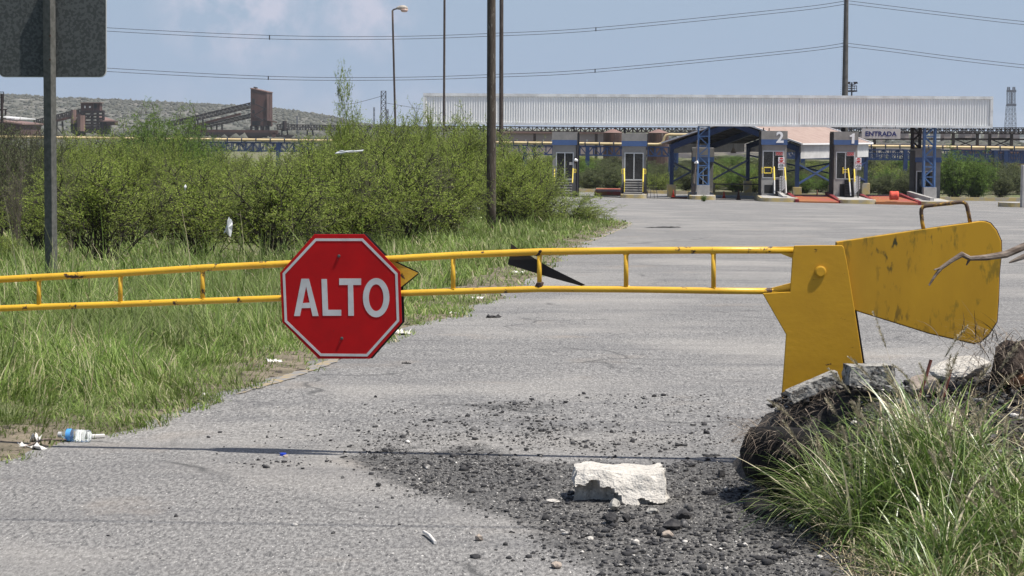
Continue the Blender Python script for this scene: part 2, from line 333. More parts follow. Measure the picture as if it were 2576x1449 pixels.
tag(npm('ground', np.stack([XX.ravel(), YY.ravel(), ZZ.ravel()], 1), gridf(idx), m_ground, None, True), 'scrubby grass covered ground around the road and plant', 'ground', kind='structure')
# road sheet with a coal-dust mask
def seg_sd(px, py, poly):
    d = np.full(px.shape, 1e9); ins = np.zeros(px.shape, bool); m = len(poly)
    for i in range(m):
        ax, ay = poly[i]; bx, by = poly[(i + 1) % m]; vx, vy = bx - ax, by - ay
        t = np.clip(((px - ax) * vx + (py - ay) * vy) / (vx * vx + vy * vy), 0, 1); d = np.minimum(d, np.hypot(px - ax - t * vx, py - ay - t * vy))
        c = ((ay > py) != (by > py)) & (px < (bx - ax) * (py - ay) / (by - ay + 1e-12) + ax); ins ^= c
    return np.where(ins, -d, d)
DP = [(890, 1150), (980, 1128), (1080, 1146), (1190, 1118), (1290, 1152), (1400, 1176), (1500, 1158), (1620, 1185), (1760, 1160), (1900, 1172), (2100, 1170), (2300, 1449), (2300, 1620), (1720, 1620), (1560, 1449), (1480, 1412), (1405, 1370), (1330, 1308), (1150, 1258), (1010, 1218), (945, 1182)]
DW = [(G(*p).x, G(*p).y) for p in DP]
BL = [(1330, 1022, .26, .26, .60), (1100, 1100, .45, .30, .42), (1400, 1085, .55, .45, .38), (980, 1125, .35, .2, .5), (1650, 1100, .5, .4, .22), (1820, 1060, .4, .5, .15), (1620, 1010, .5, .5, .12), (1240, 1060, .6, .5, .30), (1560, 1120, .6, .35, .40), (730, 1165, .25, .12, .2), (1800, 1140, .4, .3, .35)]
def dust(X, Y):
    X = np.asarray(X, float); Y = np.asarray(Y, float); d = seg_sd(X, Y, DW); o = np.clip(.72 - d / .16, 0, 1)
    for bx, by, sx, sy, a in BL:
        p = G(bx, by); o = np.maximum(o, a * np.exp(-((X - p.x) / sx) ** 2 - ((Y - p.y) / sy) ** 2))
    return o
ry = np.concatenate([[-20, 0, 3], np.arange(5, 16, .06), np.arange(16, 90, 1), np.arange(90, 187, 2.5), [187]])
tt = np.concatenate([np.linspace(0, .07, 60), np.linspace(.072, .12, 30), np.linspace(.13, 1, 26)])
RX = edge_n(ry)[:, None] + tt[None, :] * (75 - edge_n(ry)[:, None]); RY = np.repeat(ry[:, None], len(tt), 1); RZ = g(RX, RY)
idx = np.arange(RX.size).reshape(RX.shape)
road = npm('road', np.stack([RX.ravel(), RY.ravel(), RZ.ravel()], 1), gridf(idx), None, None, True)
tag(road, 'worn pale grey asphalt road leading to the toll plaza', 'road', kind='structure')
at_ = road.data.attributes.new('dust', 'FLOAT', 'POINT'); at_.data.foreach_set('value', dust(RX.ravel(), RY.ravel()).astype(np.float32))
m = bpy.data.materials.new('asphalt'); m.use_nodes = True; t = m.node_tree; b = t.nodes['Principled BSDF']; b.inputs['Roughness'].default_value = .85; b.inputs['Specular IOR Level'].default_value = .35
tc = N(t, 'ShaderNodeTexCoord'); L = t.links.new
def nse(sc, det=3, ro=.6, vec=None):
    n = N(t, 'ShaderNodeTexNoise'); n.inputs['Scale'].default_value = sc; n.inputs['Detail'].default_value = det; n.inputs['Roughness'].default_value = ro; L(vec or tc.outputs['Object'], n.inputs['Vector']); return n.outputs[0]
def rng_(s, a, bb, c, d):
    r = N(t, 'ShaderNodeMapRange'); r.inputs[1].default_value = a; r.inputs[2].default_value = bb; r.inputs[3].default_value = c; r.inputs[4].default_value = d; L(s, r.inputs[0]); return r.outputs[0]
def mx(f, a, bb):
    x = N(t, 'ShaderNodeMix', data_type='RGBA')
    for i, q in ((0, f), (6, a), (7, bb)):
        if isinstance(q, tuple): x.inputs[i].default_value = q
        elif isinstance(q, float): x.inputs[i].default_value = q
        else: L(q, x.inputs[i])
    return x.outputs[2]
mq = N(t, 'ShaderNodeMapping'); mq.inputs['Scale'].default_value = (1, .30, 1); L(tc.outputs['Object'], mq.inputs[0]); SV_ = mq.outputs[0]
agg = nse(62, 4, .8, SV_); base = mx(rng_(agg, .40, .60, 0, 1), (.098, .096, .096, 1), (.275, .27, .262, 1))
base = mx(rng_(nse(90, 2, .6, SV_), .64, .70, 0, .9), base, (.58, .565, .54, 1))                 # pale aggregate
base = mx(rng_(nse(34, 3, .7, SV_), .60, .67, 0, .85), base, (.05, .05, .052, 1))               # dark pits
mp = N(t, 'ShaderNodeMapping'); mp.inputs['Scale'].default_value = (.35, 1.6, 1); L(tc.outputs['Object'], mp.inputs[0])
base = mx(rng_(nse(1.3, 5, .6, mp.outputs[0]), .48, .70, 0, .5), base, (.10, .10, .105, 1))          # long faint stains
base = mx(rng_(nse(.35, 4), .48, .66, 0, .38), base, (.40, .38, .35, 1)); base = mx(rng_(nse(2.6, 5, .7, mp.outputs[0]), .62, .72, 0, .55), base, (.07, .065, .065, 1)); base = mx(rng_(nse(.9, 3), .60, .75, 0, .35), base, (.30, .25, .20, 1))
vor = N(t, 'ShaderNodeTexVoronoi', feature='DISTANCE_TO_EDGE'); vor.inputs['Scale'].default_value = .32
mp2 = N(t, 'ShaderNodeVectorMath', operation='ADD'); L(tc.outputs['Object'], mp2.inputs[0])
nv = N(t, 'ShaderNodeTexNoise'); nv.inputs['Scale'].default_value = 1.1; nv.inputs['Detail'].default_value = 4; L(tc.outputs['Object'], nv.inputs['Vector']); L(nv.outputs['Color'], mp2.inputs[1]); L(mp2.outputs[0], vor.inputs['Vector'])
ck = N(t, 'ShaderNodeMath', operation='MULTIPLY'); L(rng_(vor.outputs['Distance'], 0, .011, 1, 0), ck.inputs[0]); L(rng_(nse(.5), .50, .58, 0, .75), ck.inputs[1])
base = mx(ck.outputs[0], base, (.05, .05, .05, 1))
da = N(t, 'ShaderNodeAttribute', attribute_name='dust')
s_ = N(t, 'ShaderNodeMath', operation='ADD'); L(da.outputs['Fac'], s_.inputs[0]); L(rng_(nse(11, 6, .8), .25, .75, -.65, .65), s_.inputs[1])
cd = mx(rng_(nse(70, 4, .8, SV_), .42, .62, 0, 1), (.020, .020, .021, 1), (.165, .16, .152, 1)); cd = mx(rng_(nse(110, 2, .6, SV_), .63, .69, 0, 1), cd, (.6, .58, .55, 1)); cd = mx(rng_(nse(3.5, 4), .45, .65, 0, .6), cd, (.04, .04, .041, 1))
base = mx(rng_(s_.outputs[0], .25, .75, 0, .88), base, cd); L(base, b.inputs['Base Color'])
bp = N(t, 'ShaderNodeBump'); bp.inputs['Distance'].default_value = .006; L(agg, bp.inputs['Height']); L(bp.outputs[0], b.inputs['Normal'])
road.data.materials.append(m)
# faded yellow edge line
m_line = mat('faded_line', (.21, .205, .20), (.34, .26, .14), 14, .46, .60, .85)
for a, bb in ((13.0, 15.8), (38, 72)):
    yy = np.linspace(a, bb, 30); e = edge(yy); V = []
    for k in (0, 1): V.append(np.stack([e + .06 + k * .10 * np.minimum(1, 3.2 * np.minimum(yy - yy[0] + .02, yy[-1] - yy + .02) / (yy[-1] - yy[0])) + .012 * np.sin(yy * 23 + k), yy, g(e, yy) + .005], 1))
    V = np.concatenate(V); i = np.arange(29)
    tag(npm('edge_line', V, np.stack([i, i + 30, i + 31, i + 1], 1), m_line), 'faded yellow edge line on the asphalt beside the verge', 'road marking', kind='structure')
# dirt strip between asphalt and grass
yy = np.linspace(3, 74, 900); e = edge_n(yy); cc = np.linspace(0, 1, 9); DX = e[:, None] - .75 + cc[None] * .84; DY = np.repeat(yy[:, None], 9, 1)
dn = np.vectorize(lambda x, y: mnoise.noise(Vector((x * 7, y * 7, 0))) + .6 * mnoise.noise(Vector((x * 19, y * 19, 4))))(DX, DY); DZ = g(DX, DY) + .022 - .030 * np.clip((cc[None] - .62) / .38, 0, 1) - .05 * (cc[None] == 0) + .012 * dn - .03 * (cc[None] == 1)
m_dirt = mat('verge_dirt', (.20, .165, .12), (.11, .095, .065), 5, .4, .62, .95, 0, .015, 30, (.045, .035, .025), 9, .56)
tag(npm('dirt_strip', np.stack([DX.ravel(), DY.ravel(), DZ.ravel()], 1), gridf(np.arange(DX.size).reshape(DX.shape)), m_dirt), 'brown dirt strip between asphalt and roadside grass', 'dirt', kind='structure')
# verge grass: blades too many to count
def grass_zone(n, y0, y1, power):
    u = rng.random(n); Y = (y0 ** power + u * (y1 ** power - y0 ** power)) ** (1 / power)
    e = edge_n(Y); left = -.285 * Y - 2.2; X = e + .13 - rng.random(n) ** 1.0 * (e - left); return X, Y, e - X
parts = []; off = 0; Fs = []
for n, y0, y1, pw, K in ((165000, 8.0, 22, .75, 4), (150000, 22, 72, .8, 3)):
    X, Y, d = grass_zone(n, y0, y1, pw)
    cl = np.array([mnoise.noise(Vector((x * .9, y * .5, 0))) + .6 * mnoise.noise(Vector((x * 3.1, y * 2.2, 5))) for x, y in zip(X, Y)])
    keep = (rng.random(n) < np.clip(.5 + d * 2.6 + cl * .6, 0, 1)) & (cl + .75 + d > rng.random(n) * .5)
    X, Y, d, cl = X[keep], Y[keep], d[keep], cl[keep]; n = len(X)
    far_ = np.clip((d - 3.0) / .8, 0, 1) * np.clip((Y - 26) / 3, 0, 1); keep = rng.random(n) > far_ * .55; X, Y, d, cl, far_ = X[keep], Y[keep], d[keep], cl[keep], far_[keep]; n = len(X)
    L_ = (.055 + .20 * np.clip(d / 1.1, 0, 1) + .13 * np.clip((d - 1) / 2, 0, 1)) * (1 + .85 * cl) * rng.uniform(.45, 1.45, n) * (1 - .6 * far_) * np.where(Y > 22, .85, 1)
    tall = (rng.random(n) < .022 * np.clip(d, 0, 1)) & (Y > 15); L_[tall] *= rng.uniform(1.3, 2.0, tall.sum())
    W_ = .0056 * (Y / 11) ** .85 * rng.uniform(.5, 1.5, n); W_[tall] *= .7; wd_ = rng.random(n) < .2; W_[wd_] *= 1.7
    th0 = rng.uniform(0, .75, n); th1 = rng.uniform(.3, 2.2, n); th1[tall] = rng.uniform(.05, .35, tall.sum())
    V, Fq, _ = ribbons(np.stack([X, Y, g(X, Y) - .01], 1), rng.uniform(0, 6.28, n) * .6 + 5 * cl, L_, W_, th0, th1, K); parts.append(V); Fs.append(Fq + off); off += len(V)
tag(npm('grass', np.concatenate(parts), np.concatenate(Fs), m_grass), 'long green and straw coloured grass on the verge', 'grass', kind='stuff')
# coal gravel scattered on the road
import bmesh
def ico_np(sub=1):
    bm = bmesh.new(); bmesh.ops.create_icosphere(bm, subdivisions=sub, radius=1); V = np.array([v.co[:] for v in bm.verts]); Fa = np.array([[v.index for v in f.verts] for f in bm.faces]); bm.free(); return V, Fa
ICV, ICF = ico_np(1); IC0 = ico_np(0)
def scatter(name, P, S, m, label, flat=.65, lod=1):
    ICV, ICF = (globals()['ICV'], globals()['ICF']) if lod else IC0
    n = len(P); nv = len(ICV); jit = rng.uniform(.55, 1.35, (n, nv, 1)); V = ICV[None] * jit * (S[:, None, None] * rng.uniform(.7, 1.3, (n, 1, 3))); V[:, :, 2] *= flat
    a = rng.uniform(0, 6.28, n); c, s = np.cos(a)[:, None], np.sin(a)[:, None]; x = V[:, :, 0] * c - V[:, :, 1] * s; y = V[:, :, 0] * s + V[:, :, 1] * c
    V = np.stack([x, y, V[:, :, 2]], 2) + P[:, None, :]; Fa = (ICF[None] + (np.arange(n) * nv)[:, None, None]).reshape(-1, 3)
    return tag(npm(name, V.reshape(-1, 3), Fa, m), label, 'gravel', kind='stuff')
n = 260000; X = rng.uniform(-1.6, 2.3, n); Y = rng.uniform(6.6, 13.2, n); dd = dust(X, Y)
sdp = seg_sd(X, Y, DW); nzv = np.array([mnoise.noise(Vector((x * 4, y * 2.2, 0))) for x, y in zip(X, Y)]); core = np.clip(.60 - sdp / .30 + nzv * 1.0, 0, 1); pr = core ** 1.5 * .24 + np.clip(dd, 0, 1) * (core < .3) * .38 * np.clip(.8 + 1.5 * nzv, .1, 2) + .0022 * (Y < 12.5); keep = (rng.random(n) < pr) & (X > edge(Y) + .2); X, Y = X[keep], Y[keep]
S = np.clip(rng.lognormal(math.log(.0034), .6, len(X)), .002, .022) * (1 + .25 * (1 - ss(8.6, 9.3, Y))); scatter('coal_gravel', np.stack([X, Y, g(X, Y) + S * .3], 1), S, m_coal, 'black coal gravel spilled across the asphalt', .65, 0)
# ================================================================ RUBBLE MOUND
RP = [(1862, 1300), (1886, 1090), (1912, 1046), (1965, 1012), (2035, 975), (2110, 962), (2250, 975), (2340, 955), (2480, 945), (2576, 925), (2900, 900)]
rX = [at(x, y, 9.9).x for x, y in RP]; rZ = [max(at(x, y, 9.9).z, -.05) for x, y in RP]
def mound(X, Y):
    X = np.asarray(X, float); Y = np.asarray(Y, float); r = np.interp(X - .12 * (9.9 - Y) * (X < 1.6), rX, rZ)
    f = ss(7.3, 9.75, Y) ** 1.3 * (1 - ss(10.0, 10.75, Y)); return r * f * np.where(Y < 9.75, ss(1.25, 1.65, X), ss(1.0, 1.2, X))
def mz(X, Y): return max(float(mound(X, Y)), 0.0)
gx = np.linspace(.8, 4.6, 110); gy = np.linspace(7.0, 10.9, 110); MX, MY = np.meshgrid(gx, gy)
MZ = mound(MX, MY) - .03 + np.vectorize(lambda x, y: .035 * mnoise.noise(Vector((x * 3, y * 3, 0))) + .022 * mnoise.noise(Vector((x * 11, y * 11, 3))) + .012 * mnoise.noise(Vector((x * 30, y * 30, 3))))(MX, MY) * np.clip(mound(MX, MY) * 8, 0, 1)
idx = np.arange(MX.size).reshape(MX.shape); tag(npm('rubble_mound', np.stack([MX.ravel(), MY.ravel(), MZ.ravel()], 1), gridf(idx), m_soil, None, False), 'mound of dark soil and rubble at the foot of the barrier', 'mound', kind='structure')
n = 9000; X = rng.uniform(1.2, 4.0, n); Y = rng.uniform(7.6, 10.2, n); k = mound(X, Y) > .05; X, Y = X[k], Y[k]; S = np.clip(rng.lognormal(math.log(.008), .6, len(X)), .004, .03)
scatter('mound_gravel', np.stack([X, Y, mound(X, Y) - .01], 1), S, m_coal, 'dark gravel and small stones covering the mound', .65, 0)
def onm(x, y, Y): p = at(x, y, Y); return p
# tyres half buried under the mound
def tyre(name, c, Rr, r, tilt, label):
    o = thing(name, label, 'tyre', c, None); T = Matrix.Rotation(tilt[0], 3, 'X') @ Matrix.Rotation(tilt[1], 3, 'Y'); V = []; Fa = []; nu, nv = 72, 14
    for i in range(nu):
        a = 2 * math.pi * i / nu
        for j in range(nv):
            b_ = 2 * math.pi * j / nv; cx = math.copysign(abs(math.cos(b_)) ** .7, math.cos(b_)); cz = math.copysign(abs(math.sin(b_)) ** .7, math.sin(b_)); rr = r * (1.0 + (.10 if (i % 2 and cx > .45) else 0) - (.07 if (cx > .7 and j % 2) else 0))
            V.append(T @ Vector(((Rr + rr * cx) * math.cos(a), (Rr + rr * cx) * math.sin(a), rr * .95 * cz)))
    for i in range(nu):
        for j in range(nv): Fa.append((i * nv + j, ((i + 1) % nu) * nv + j, ((i + 1) % nu) * nv + (j + 1) % nv, i * nv + (j + 1) % nv))
    npm('tread', np.array(V), np.array(Fa), m_tyre, o)
    mb = MB(); ring = [T @ Vector(((Rr - r * .85) * math.cos(a), (Rr - r * .85) * math.sin(a), r * .55)) + Vector(c) for a in np.linspace(0, 6.283, 40)]; mb.tube(ring, r * .16, 6, False); mb.build('bead', m_tyre, o)
    return o
tyre('tyre', (1.38, 9.42, .17), .25, .125, (R(-9), R(5)), 'upper black tyre half buried under the rubble mound')
tyre('tyre', (1.27, 9.12, -.01), .22, .07, (R(5), R(-3)), 'lower flattened black tyre lying on the coal gravel beneath the other')
# rubble on the mound
rock('concrete_block', m_conc2, onm(2183, 966, 9.72), (.235, .16, .10), 3, 'dark pitted grey concrete block on top of the mound against the barrier post', 'concrete', .1, 1, .10)
o = rock('concrete_slab', m_conc2, onm(2052, 985, 9.78), (.27, .14, .06), 5, 'slanting grey concrete slab fragment leaning left of the pitted block', 'concrete', .05, 1, .10); o.rotation_euler = (0, R(-24), 0)
rock('tan_rock', m_tan, onm(2322, 1012, 9.65), (.14, .12, .14), 8, 'rounded tan rock between two rusty rebars on the mound', 'rock', .4)
rock('white_rock', m_conc, onm(2415, 962, 9.95), (.30, .20, .125), 12, 'large white rock behind the mound beside the uprooted stump', 'rock', .2)
rock('pale_rock', m_conc2, onm(2310, 1110, 9.1), (.12, .10, .17), 14, 'pale upright rock half hidden in the tall grass', 'rock', .2)
for (x0, y0, x1, y1, Y, lb) in ((2312, 1000, 2342, 905, 9.55, 'rusty rebar rod leaning right beside the tan rock'), (2368, 1010, 2392, 930, 9.5, 'shorter rusty rebar rod standing in front of the white rock')):
    mb = MB(); mb.tube([at(x0, y0, Y), at((x0 + x1) / 2 + 1, (y0 + y1) / 2, Y), at(x1, y1, Y)], .0075, 6); solo(mb, 'rebar_rod', m_rebar, lb, 'rebar')
# the uprooted stump with its branch
sb = at(2600, 1040, 9.7); st = thing('uprooted_stump', 'uprooted dark tree stump with torn roots and a bare branch at the right edge', 'stump', sb)
q = rock('root_ball', m_stumpd, (0, 0, -.02), (.50, .42, .36), 21, None, rough=.45, sub=4); q.parent = st
q = rock('split_wood', m_stump, (.02, -.12, .19), (.27, .16, .12), 25, None, rough=.4, sub=3); q.rotation_euler = (R(20), R(-30), 0); q.parent = st
mb = MB(); pts = [at(x, y, Y) for x, y, Y in ((2720, 960, 9.7), (2740, 800, 9.65), (2690, 660, 9.6), (2610, 612, 9.55), (2576, 620, 9.52), (2530, 640, 9.5), (2480, 648, 9.48), (2440, 650, 9.46), (2420, 640, 9.45), (2395, 655, 9.43), (2368, 674, 9.42), (2352, 694, 9.41), (2337, 718, 9.40))]
mb.tube(pts, [.03, .026, .022, .019, .017, .0165, .014, .011, .0125, .009, .0085, .006, .004], 8)
mb.tube([pts[7], pts[7] + Vector((-.015, 0, -.03))], [.008, .003], 6); mb.tube([at(2368, 674, 9.42), at(2350, 679, 9.4)], [.006, .003], 6)
mb.tube([at(2660, 640, 9.6), at(2576, 645, 9.5), at(2552, 655, 9.5), at(2538, 661, 9.5)], [.013, .012, .008, .003], 7); mb.build('branch', m_wood, st)
n = 420; a = rng.uniform(-1, 1, n); cx, cy = sb.x - .19, sb.y - .02; P = np.stack([cx + rng.normal(0, .09, n), cy + rng.normal(-.05, .12, n), sb.z + .10 + rng.uniform(-.02, .28, n)], 1)
V, Fq, _ = ribbons(P, rng.uniform(2.2, 5.2, n), rng.uniform(.07, .22, n), rng.uniform(.002, .005, n), rng.uniform(.6, 1.8, n), rng.uniform(.2, 1.5, n), 5); npm('roots', V - np.array(sb), Fq, m_root, st)
# dry roots hanging over the tyre
n = 420; u = rng.random(n); XR = np.interp(u, [0, .4, .7, 1], [1.06, 1.13, 1.28, 1.5]); ZR = np.interp(XR, rX, rZ)
P = np.stack([XR + rng.normal(0, .03, n), rng.uniform(9.35, 9.85, n), np.clip(ZR, .16, .5) + rng.normal(-.02, .025, n)], 1)
V, Fq, _ = ribbons(P, rng.normal(3.6, .8, n), rng.uniform(.04, .14, n), rng.uniform(.0015, .0035, n), rng.uniform(.7, 1.8, n), rng.uniform(.4, 2.0, n), 6); o = npm('dry_roots', V, Fq, m_root)
tag(o, 'tangle of dry brown roots hanging over the half buried tyre', 'roots', kind='stuff')
n = 330; aa = rng.uniform(2.3, 4.6, n); P = np.stack([1.38 + np.cos(aa) * rng.uniform(.30, .39, n), 9.42 + np.sin(aa) * rng.uniform(.30, .39, n), rng.uniform(.24, .33, n)], 1)
V, Fq, _ = ribbons(P, aa + rng.normal(0, .5, n), rng.uniform(.04, .17, n), rng.uniform(.0015, .0035, n), rng.uniform(.9, 1.8, n), rng.uniform(.6, 1.8, n), 7); tag(npm('hanging_roots', V, Fq, m_root), 'dry roots trailing down the outer wall of the upper tyre', 'roots', kind='stuff')
# tall grass clumps in the foreground
def tall_clump(name, label, tufts, per, seeds, lr=(.26, .58)):
    b0 = Vector((tufts[0][0], tufts[0][1], mz(tufts[0][0], tufts[0][1]))); o = thing(name, label, 'grass', b0, 'tall seeding grass clumps on the rubble mound')
    n = len(tufts) * per; tf = np.repeat(np.array(tufts), per, 0); ph = rng.uniform(0, 6.28, n); rr = np.abs(rng.normal(0, .045, n))
    X = tf[:, 0] + np.cos(ph) * rr; Y = tf[:, 1] + np.sin(ph) * rr; P = np.stack([X, Y, np.maximum(mound(X, Y), 0) - .02], 1); ph2 = ph + rng.normal(0, .5, n)
    ph2 = np.where(rng.random(n) < .4, rng.normal(2.9, .9, n), ph2)
    sc = tf[:, 2]; Ln = rng.uniform(lr[0], lr[1], n) * sc; V, Fq, _ = ribbons(P, ph2, Ln, np.where(rng.random(n) < .4, rng.uniform(.007, .0135, n), rng.uniform(.003, .007, n)), rng.uniform(.05, .85, n), rng.uniform(.5, 2.5, n) * rng.choice([.6, 1, 1], n), 8)
    npm('blades', V - np.array(b0), Fq, m_gtall, o)
    k = rng.choice(n, seeds, replace=False); ns = seeds; Ls = rng.uniform(.42, .72, ns) * sc[k]; ph3 = np.where(rng.random(ns) < .6, rng.normal(2.7, .7, ns), rng.uniform(0, 6.28, ns))
    V, Fq, C_ = ribbons(P[k], ph3, Ls, np.full(ns, .0028), rng.uniform(0, .3, ns), rng.uniform(.3, 1.0, ns), 10); SV = [V - np.array(b0)]; SF = [Fq]; of = len(V)
    for c in C_:                                               # bristly heads on the last fifth of each stalk
        t_ = rng.uniform(.76, 1.0, 130) * 10; i = np.minimum(t_.astype(int), 9); f_ = (t_ - i)[:, None]; p = c[i] * (1 - f_) + c[i + 1] * f_
        ax = (c[-1] - c[-3]); ax = ax / np.linalg.norm(ax); dr = rng.normal(0, 1, (130, 3)); dr -= ax * (dr @ ax)[:, None]; dr /= np.linalg.norm(dr, axis=1)[:, None]
        rad = .0115 * np.sin(np.clip((t_ / 10 - .75) / .26, 0, 1) * 3.0)[:, None] + .002; tip = p + dr * rad + ax * .010; sd = np.cross(dr, ax) * .0015
        SV.append(np.stack([p - sd, p + sd, tip + sd * .5, tip - sd * .5], 1).reshape(-1, 3) - np.array(b0)); SF.append(np.arange(520).reshape(-1, 4) + of); of += 520
    npm('seed_heads', np.concatenate(SV), np.concatenate(SF), m_seed, o); return o
def tf(n, x0, x1, y0, y1, s0, s1, seed):
    r_ = np.random.default_rng(seed); o = []
    for _ in range(n): o.append((r_.uniform(x0, x1), r_.uniform(y0, y1), r_.uniform(s0, s1)))
    return o
tall_clump('grass_clump', 'tall green grass clump arching left over the buried tyre', tf(20, 1.25, 1.75, 8.3, 9.05, .65, .95, 1), 72, 24)
tall_clump('grass_clump', 'tall grass clump with many seed heads in front of the barrier post', tf(20, 1.5, 2.0, 7.8, 8.75, .65, .95, 2), 72, 24)
tall_clump('grass_clump', 'grass clump at the right edge below the uprooted stump', tf(22, 1.95, 2.6, 7.7, 8.5, .6, .85, 3), 72, 16)
tall_clump('grass_clump', 'low dry tangled grass along the bottom right corner', tf(50, 1.28, 2.5, 7.2, 8.4, .25, .55, 4), 110, 8)
n = 9000; X = rng.uniform(1.2, 2.7, n); Y = rng.uniform(7.3, 9.5, n); keep = rng.random(n) < 1 - .8 * ss(8.6, 9.5, Y); X, Y = X[keep], Y[keep]; n = len(X)
V, Fq, _ = ribbons(np.stack([X, Y, np.maximum(mound(X, Y), 0) + rng.uniform(-.01, .05, n)], 1), rng.uniform(0, 6.28, n), rng.uniform(.03, .14, n), rng.uniform(.002, .006, n), rng.uniform(.8, 1.7, n), rng.uniform(-.6, .8, n), 3)
m_straw = mat('straw', (.4, .3, .2), None, rough=.7, island=[(0, (.10, .075, .045)), (.4, (.24, .19, .11)), (.8, (.46, .40, .26)), (1, (.66, .58, .42))]); tag(npm('dry_straw', V, Fq, m_straw), 'dry straw and dead blades matted under the tall grass clumps', 'straw', kind='stuff')
# ================================================================ CONCRETE CHUNK, STONES, LITTER
def on(x, y, dz=0): p = G(x, y); p.z += dz; return p
c0 = on(1560, 1268); ck_ = rock('concrete_chunk', m_conc, c0 + Vector((0, .12, -.012)), (.45, .34, .165), 41, 'large broken white concrete chunk lying on the coal gravel', 'concrete', 0, 1, .16, 4)
for v in ck_.data.vertices:
    x, y, z = v.co; zz = z / .15
    if y < 0: y += .085 * max(zz, 0) * min(1, -y / .1)
    lip = .55 + .10 * math.sin(x * 40) + .07 * math.sin(x * 97)
    if y < .02 and x < -.015 + .02 * math.sin(z * 60) and zz < lip: y += .16 * (lip - zz) ** .4 * min(1, max(0, .02 - y) / .06)
    if y < .02 and x > .08 and zz < .22 + .12 * math.sin(x * 30): y += .05
    if zz > .7: z -= .02 * (1 + math.sin(x * 17 + 1)) * (abs(x) / .22) ** 2
    v.co = (x, y, z * (1 - .06 * math.sin(x * 14 + .5)))
for x, y, s, mt, sd, lb in ((1545, 1286, (.075, .05, .065), m_conc2, 51, 'small grey triangular stone leaning on the front of the white chunk'), (1536, 1318, (.105, .07, .06), m_lump, 52, 'dark angular lump just in front of the white chunk'), (1575, 1313, (.05, .05, .045), m_lump, 53, 'dark pointed stone right of the angular lump'),
        (1640, 1292, (.06, .04, .03), m_conc2, 54, 'pale flat stone against the right front of the white chunk'), (1720, 1305, (.09, .06, .05), m_lump, 55, 'dark stone near the lower tyre'), (1690, 1330, (.12, .08, .05), m_lump, 56, 'broad crumbly dark stone below the lower tyre'),
        (1485, 1357, (.035, .03, .022), m_conc, 57, 'small white pebble in the black gravel below the chunk'), (1600, 1365, (.03, .05, .02), m_conc, 58, 'white sliver of stone in the gravel at the bottom'), (1680, 1352, (.06, .05, .035), m_tan, 59, 'tan cobble in the gravel beside the tall grass'),
        (1400, 1428, (.06, .05, .03), m_tan, 60, 'tan pebble at the gravel edge by the bottom of the frame'), (952, 1224, (.032, .03, .028), m_lump, 61, 'lone black lump on the clean asphalt at the tip of the gravel'), (1204, 1360, (.042, .035, .035), m_tan, 62, 'brown stone on the clean asphalt right of the white straw'),
        (1272, 1372, (.026, .022, .02), m_lump, 63, 'small black stone on the asphalt right of the brown stone'), (1290, 1412, (.022, .018, .014), m_lump, 64, 'small black stone near the bottom centre on clean asphalt'), (443, 1300, (.025, .02, .018), m_lump, 65, 'single dark pebble on the open asphalt at the lower left'),
        (1390, 1262, (.09, .05, .018), m_conc, 66, 'crumbled white concrete bits left of the chunk'), (718, 1150, (.03, .025, .018), m_tan, 67, 'grey pebble beside the blue bottle cap'), (1635, 1178, (.03, .02, .02), m_lump, 68, 'black pebble behind the white chunk'), (1815, 1200, (.06, .04, .04), m_lump, 69, 'dark stone beside the upper tyre')):
    rock('stone', mt, on(x, y, -.004), s, sd, lb, 'stone', sd * .7, 0, .2, 2)
cp = on(712, 1146); mb = MB(); mb.tube([cp + Vector((0, 0, .0)), cp + Vector((0, .0, .012))], .016, 14); solo(mb, 'bottle_cap', m_bluec, 'bright blue bottle cap on the asphalt next to the cable line', 'cap')
mb = MB(); mb.tube([on(1066, 1345, .012), on(1080, 1355, .014), on(1095, 1370, .008)], .0065, 8); solo(mb, 'plastic_straw', m_paper, 'bent white plastic tube lying on the asphalt near the bottom', 'litter')
def scrap(x, y, w_, d_, h_, m_, label, sd, cat='litter', n=7):
    p = on(x, y); r_ = random.Random(sd); V = []; Fa = []
    for i in range(n):
        for j in range(n):
            u, v = i / (n - 1) - .5, j / (n - 1) - .5; V.append((u * w_ * (1 + r_.uniform(-.2, .2)), v * d_ * (1 + r_.uniform(-.3, .3)), abs(r_.gauss(.25, .35)) * h_))
    for i in range(n - 1):
        for j in range(n - 1): Fa.append((i * n + j, (i + 1) * n + j, (i + 1) * n + j + 1, i * n + j + 1))
    o = npm('litter_scrap', np.array(V), np.array(Fa), m_); o.location = p; o.rotation_euler = (0, 0, r_.uniform(-.5, .5)); o.modifiers.new('s', 'SOLIDIFY').thickness = .003; return tag(o, label, cat)
scrap(203, 1085 + 22, .05, .05, .05, m_paper, 'crumpled white paper left of the plastic bottle', 1); scrap(75, 1128, .16, .05, .03, m_paper, 'torn white scraps at the grass edge on the far left', 2)
scrap(88, 1116, .05, .05, .06, m_paper, 'crumpled white wad at the grass edge left of the bottle', 21)
scrap(672, 886, .09, .08, .06, m_bag, 'pale blue plastic wrapper in the grass left of the stop sign', 3); scrap(690, 918, .09, .06, .05, m_paper, 'white litter at the verge below the blue wrapper', 4); scrap(1010, 842, .13, .09, .05, m_paper, 'white litter pile at the verge right of the stop sign', 5)
scrap(1198, 754, .16, .08, .05, m_paper, 'white paper at the road edge under the gate rails', 6); scrap(1305, 690, .2, .1, .06, m_paper, 'white paper at the road edge behind the dark fin', 7); scrap(1242, 799, .13, .06, .03, m_black, 'black scrap of rubber lying on the road behind the gate', 8)
scrap(1022, 915, .06, .02, .012, m_black, 'short black sliver on the road below the stop sign', 9); scrap(515, 998, .04, .04, .03, m_paper, 'small white scrap at the road edge in the left foreground', 10); scrap(1670, 573, .9, .16, .04, m_black, 'black debris far up the road toward the toll booths', 11)
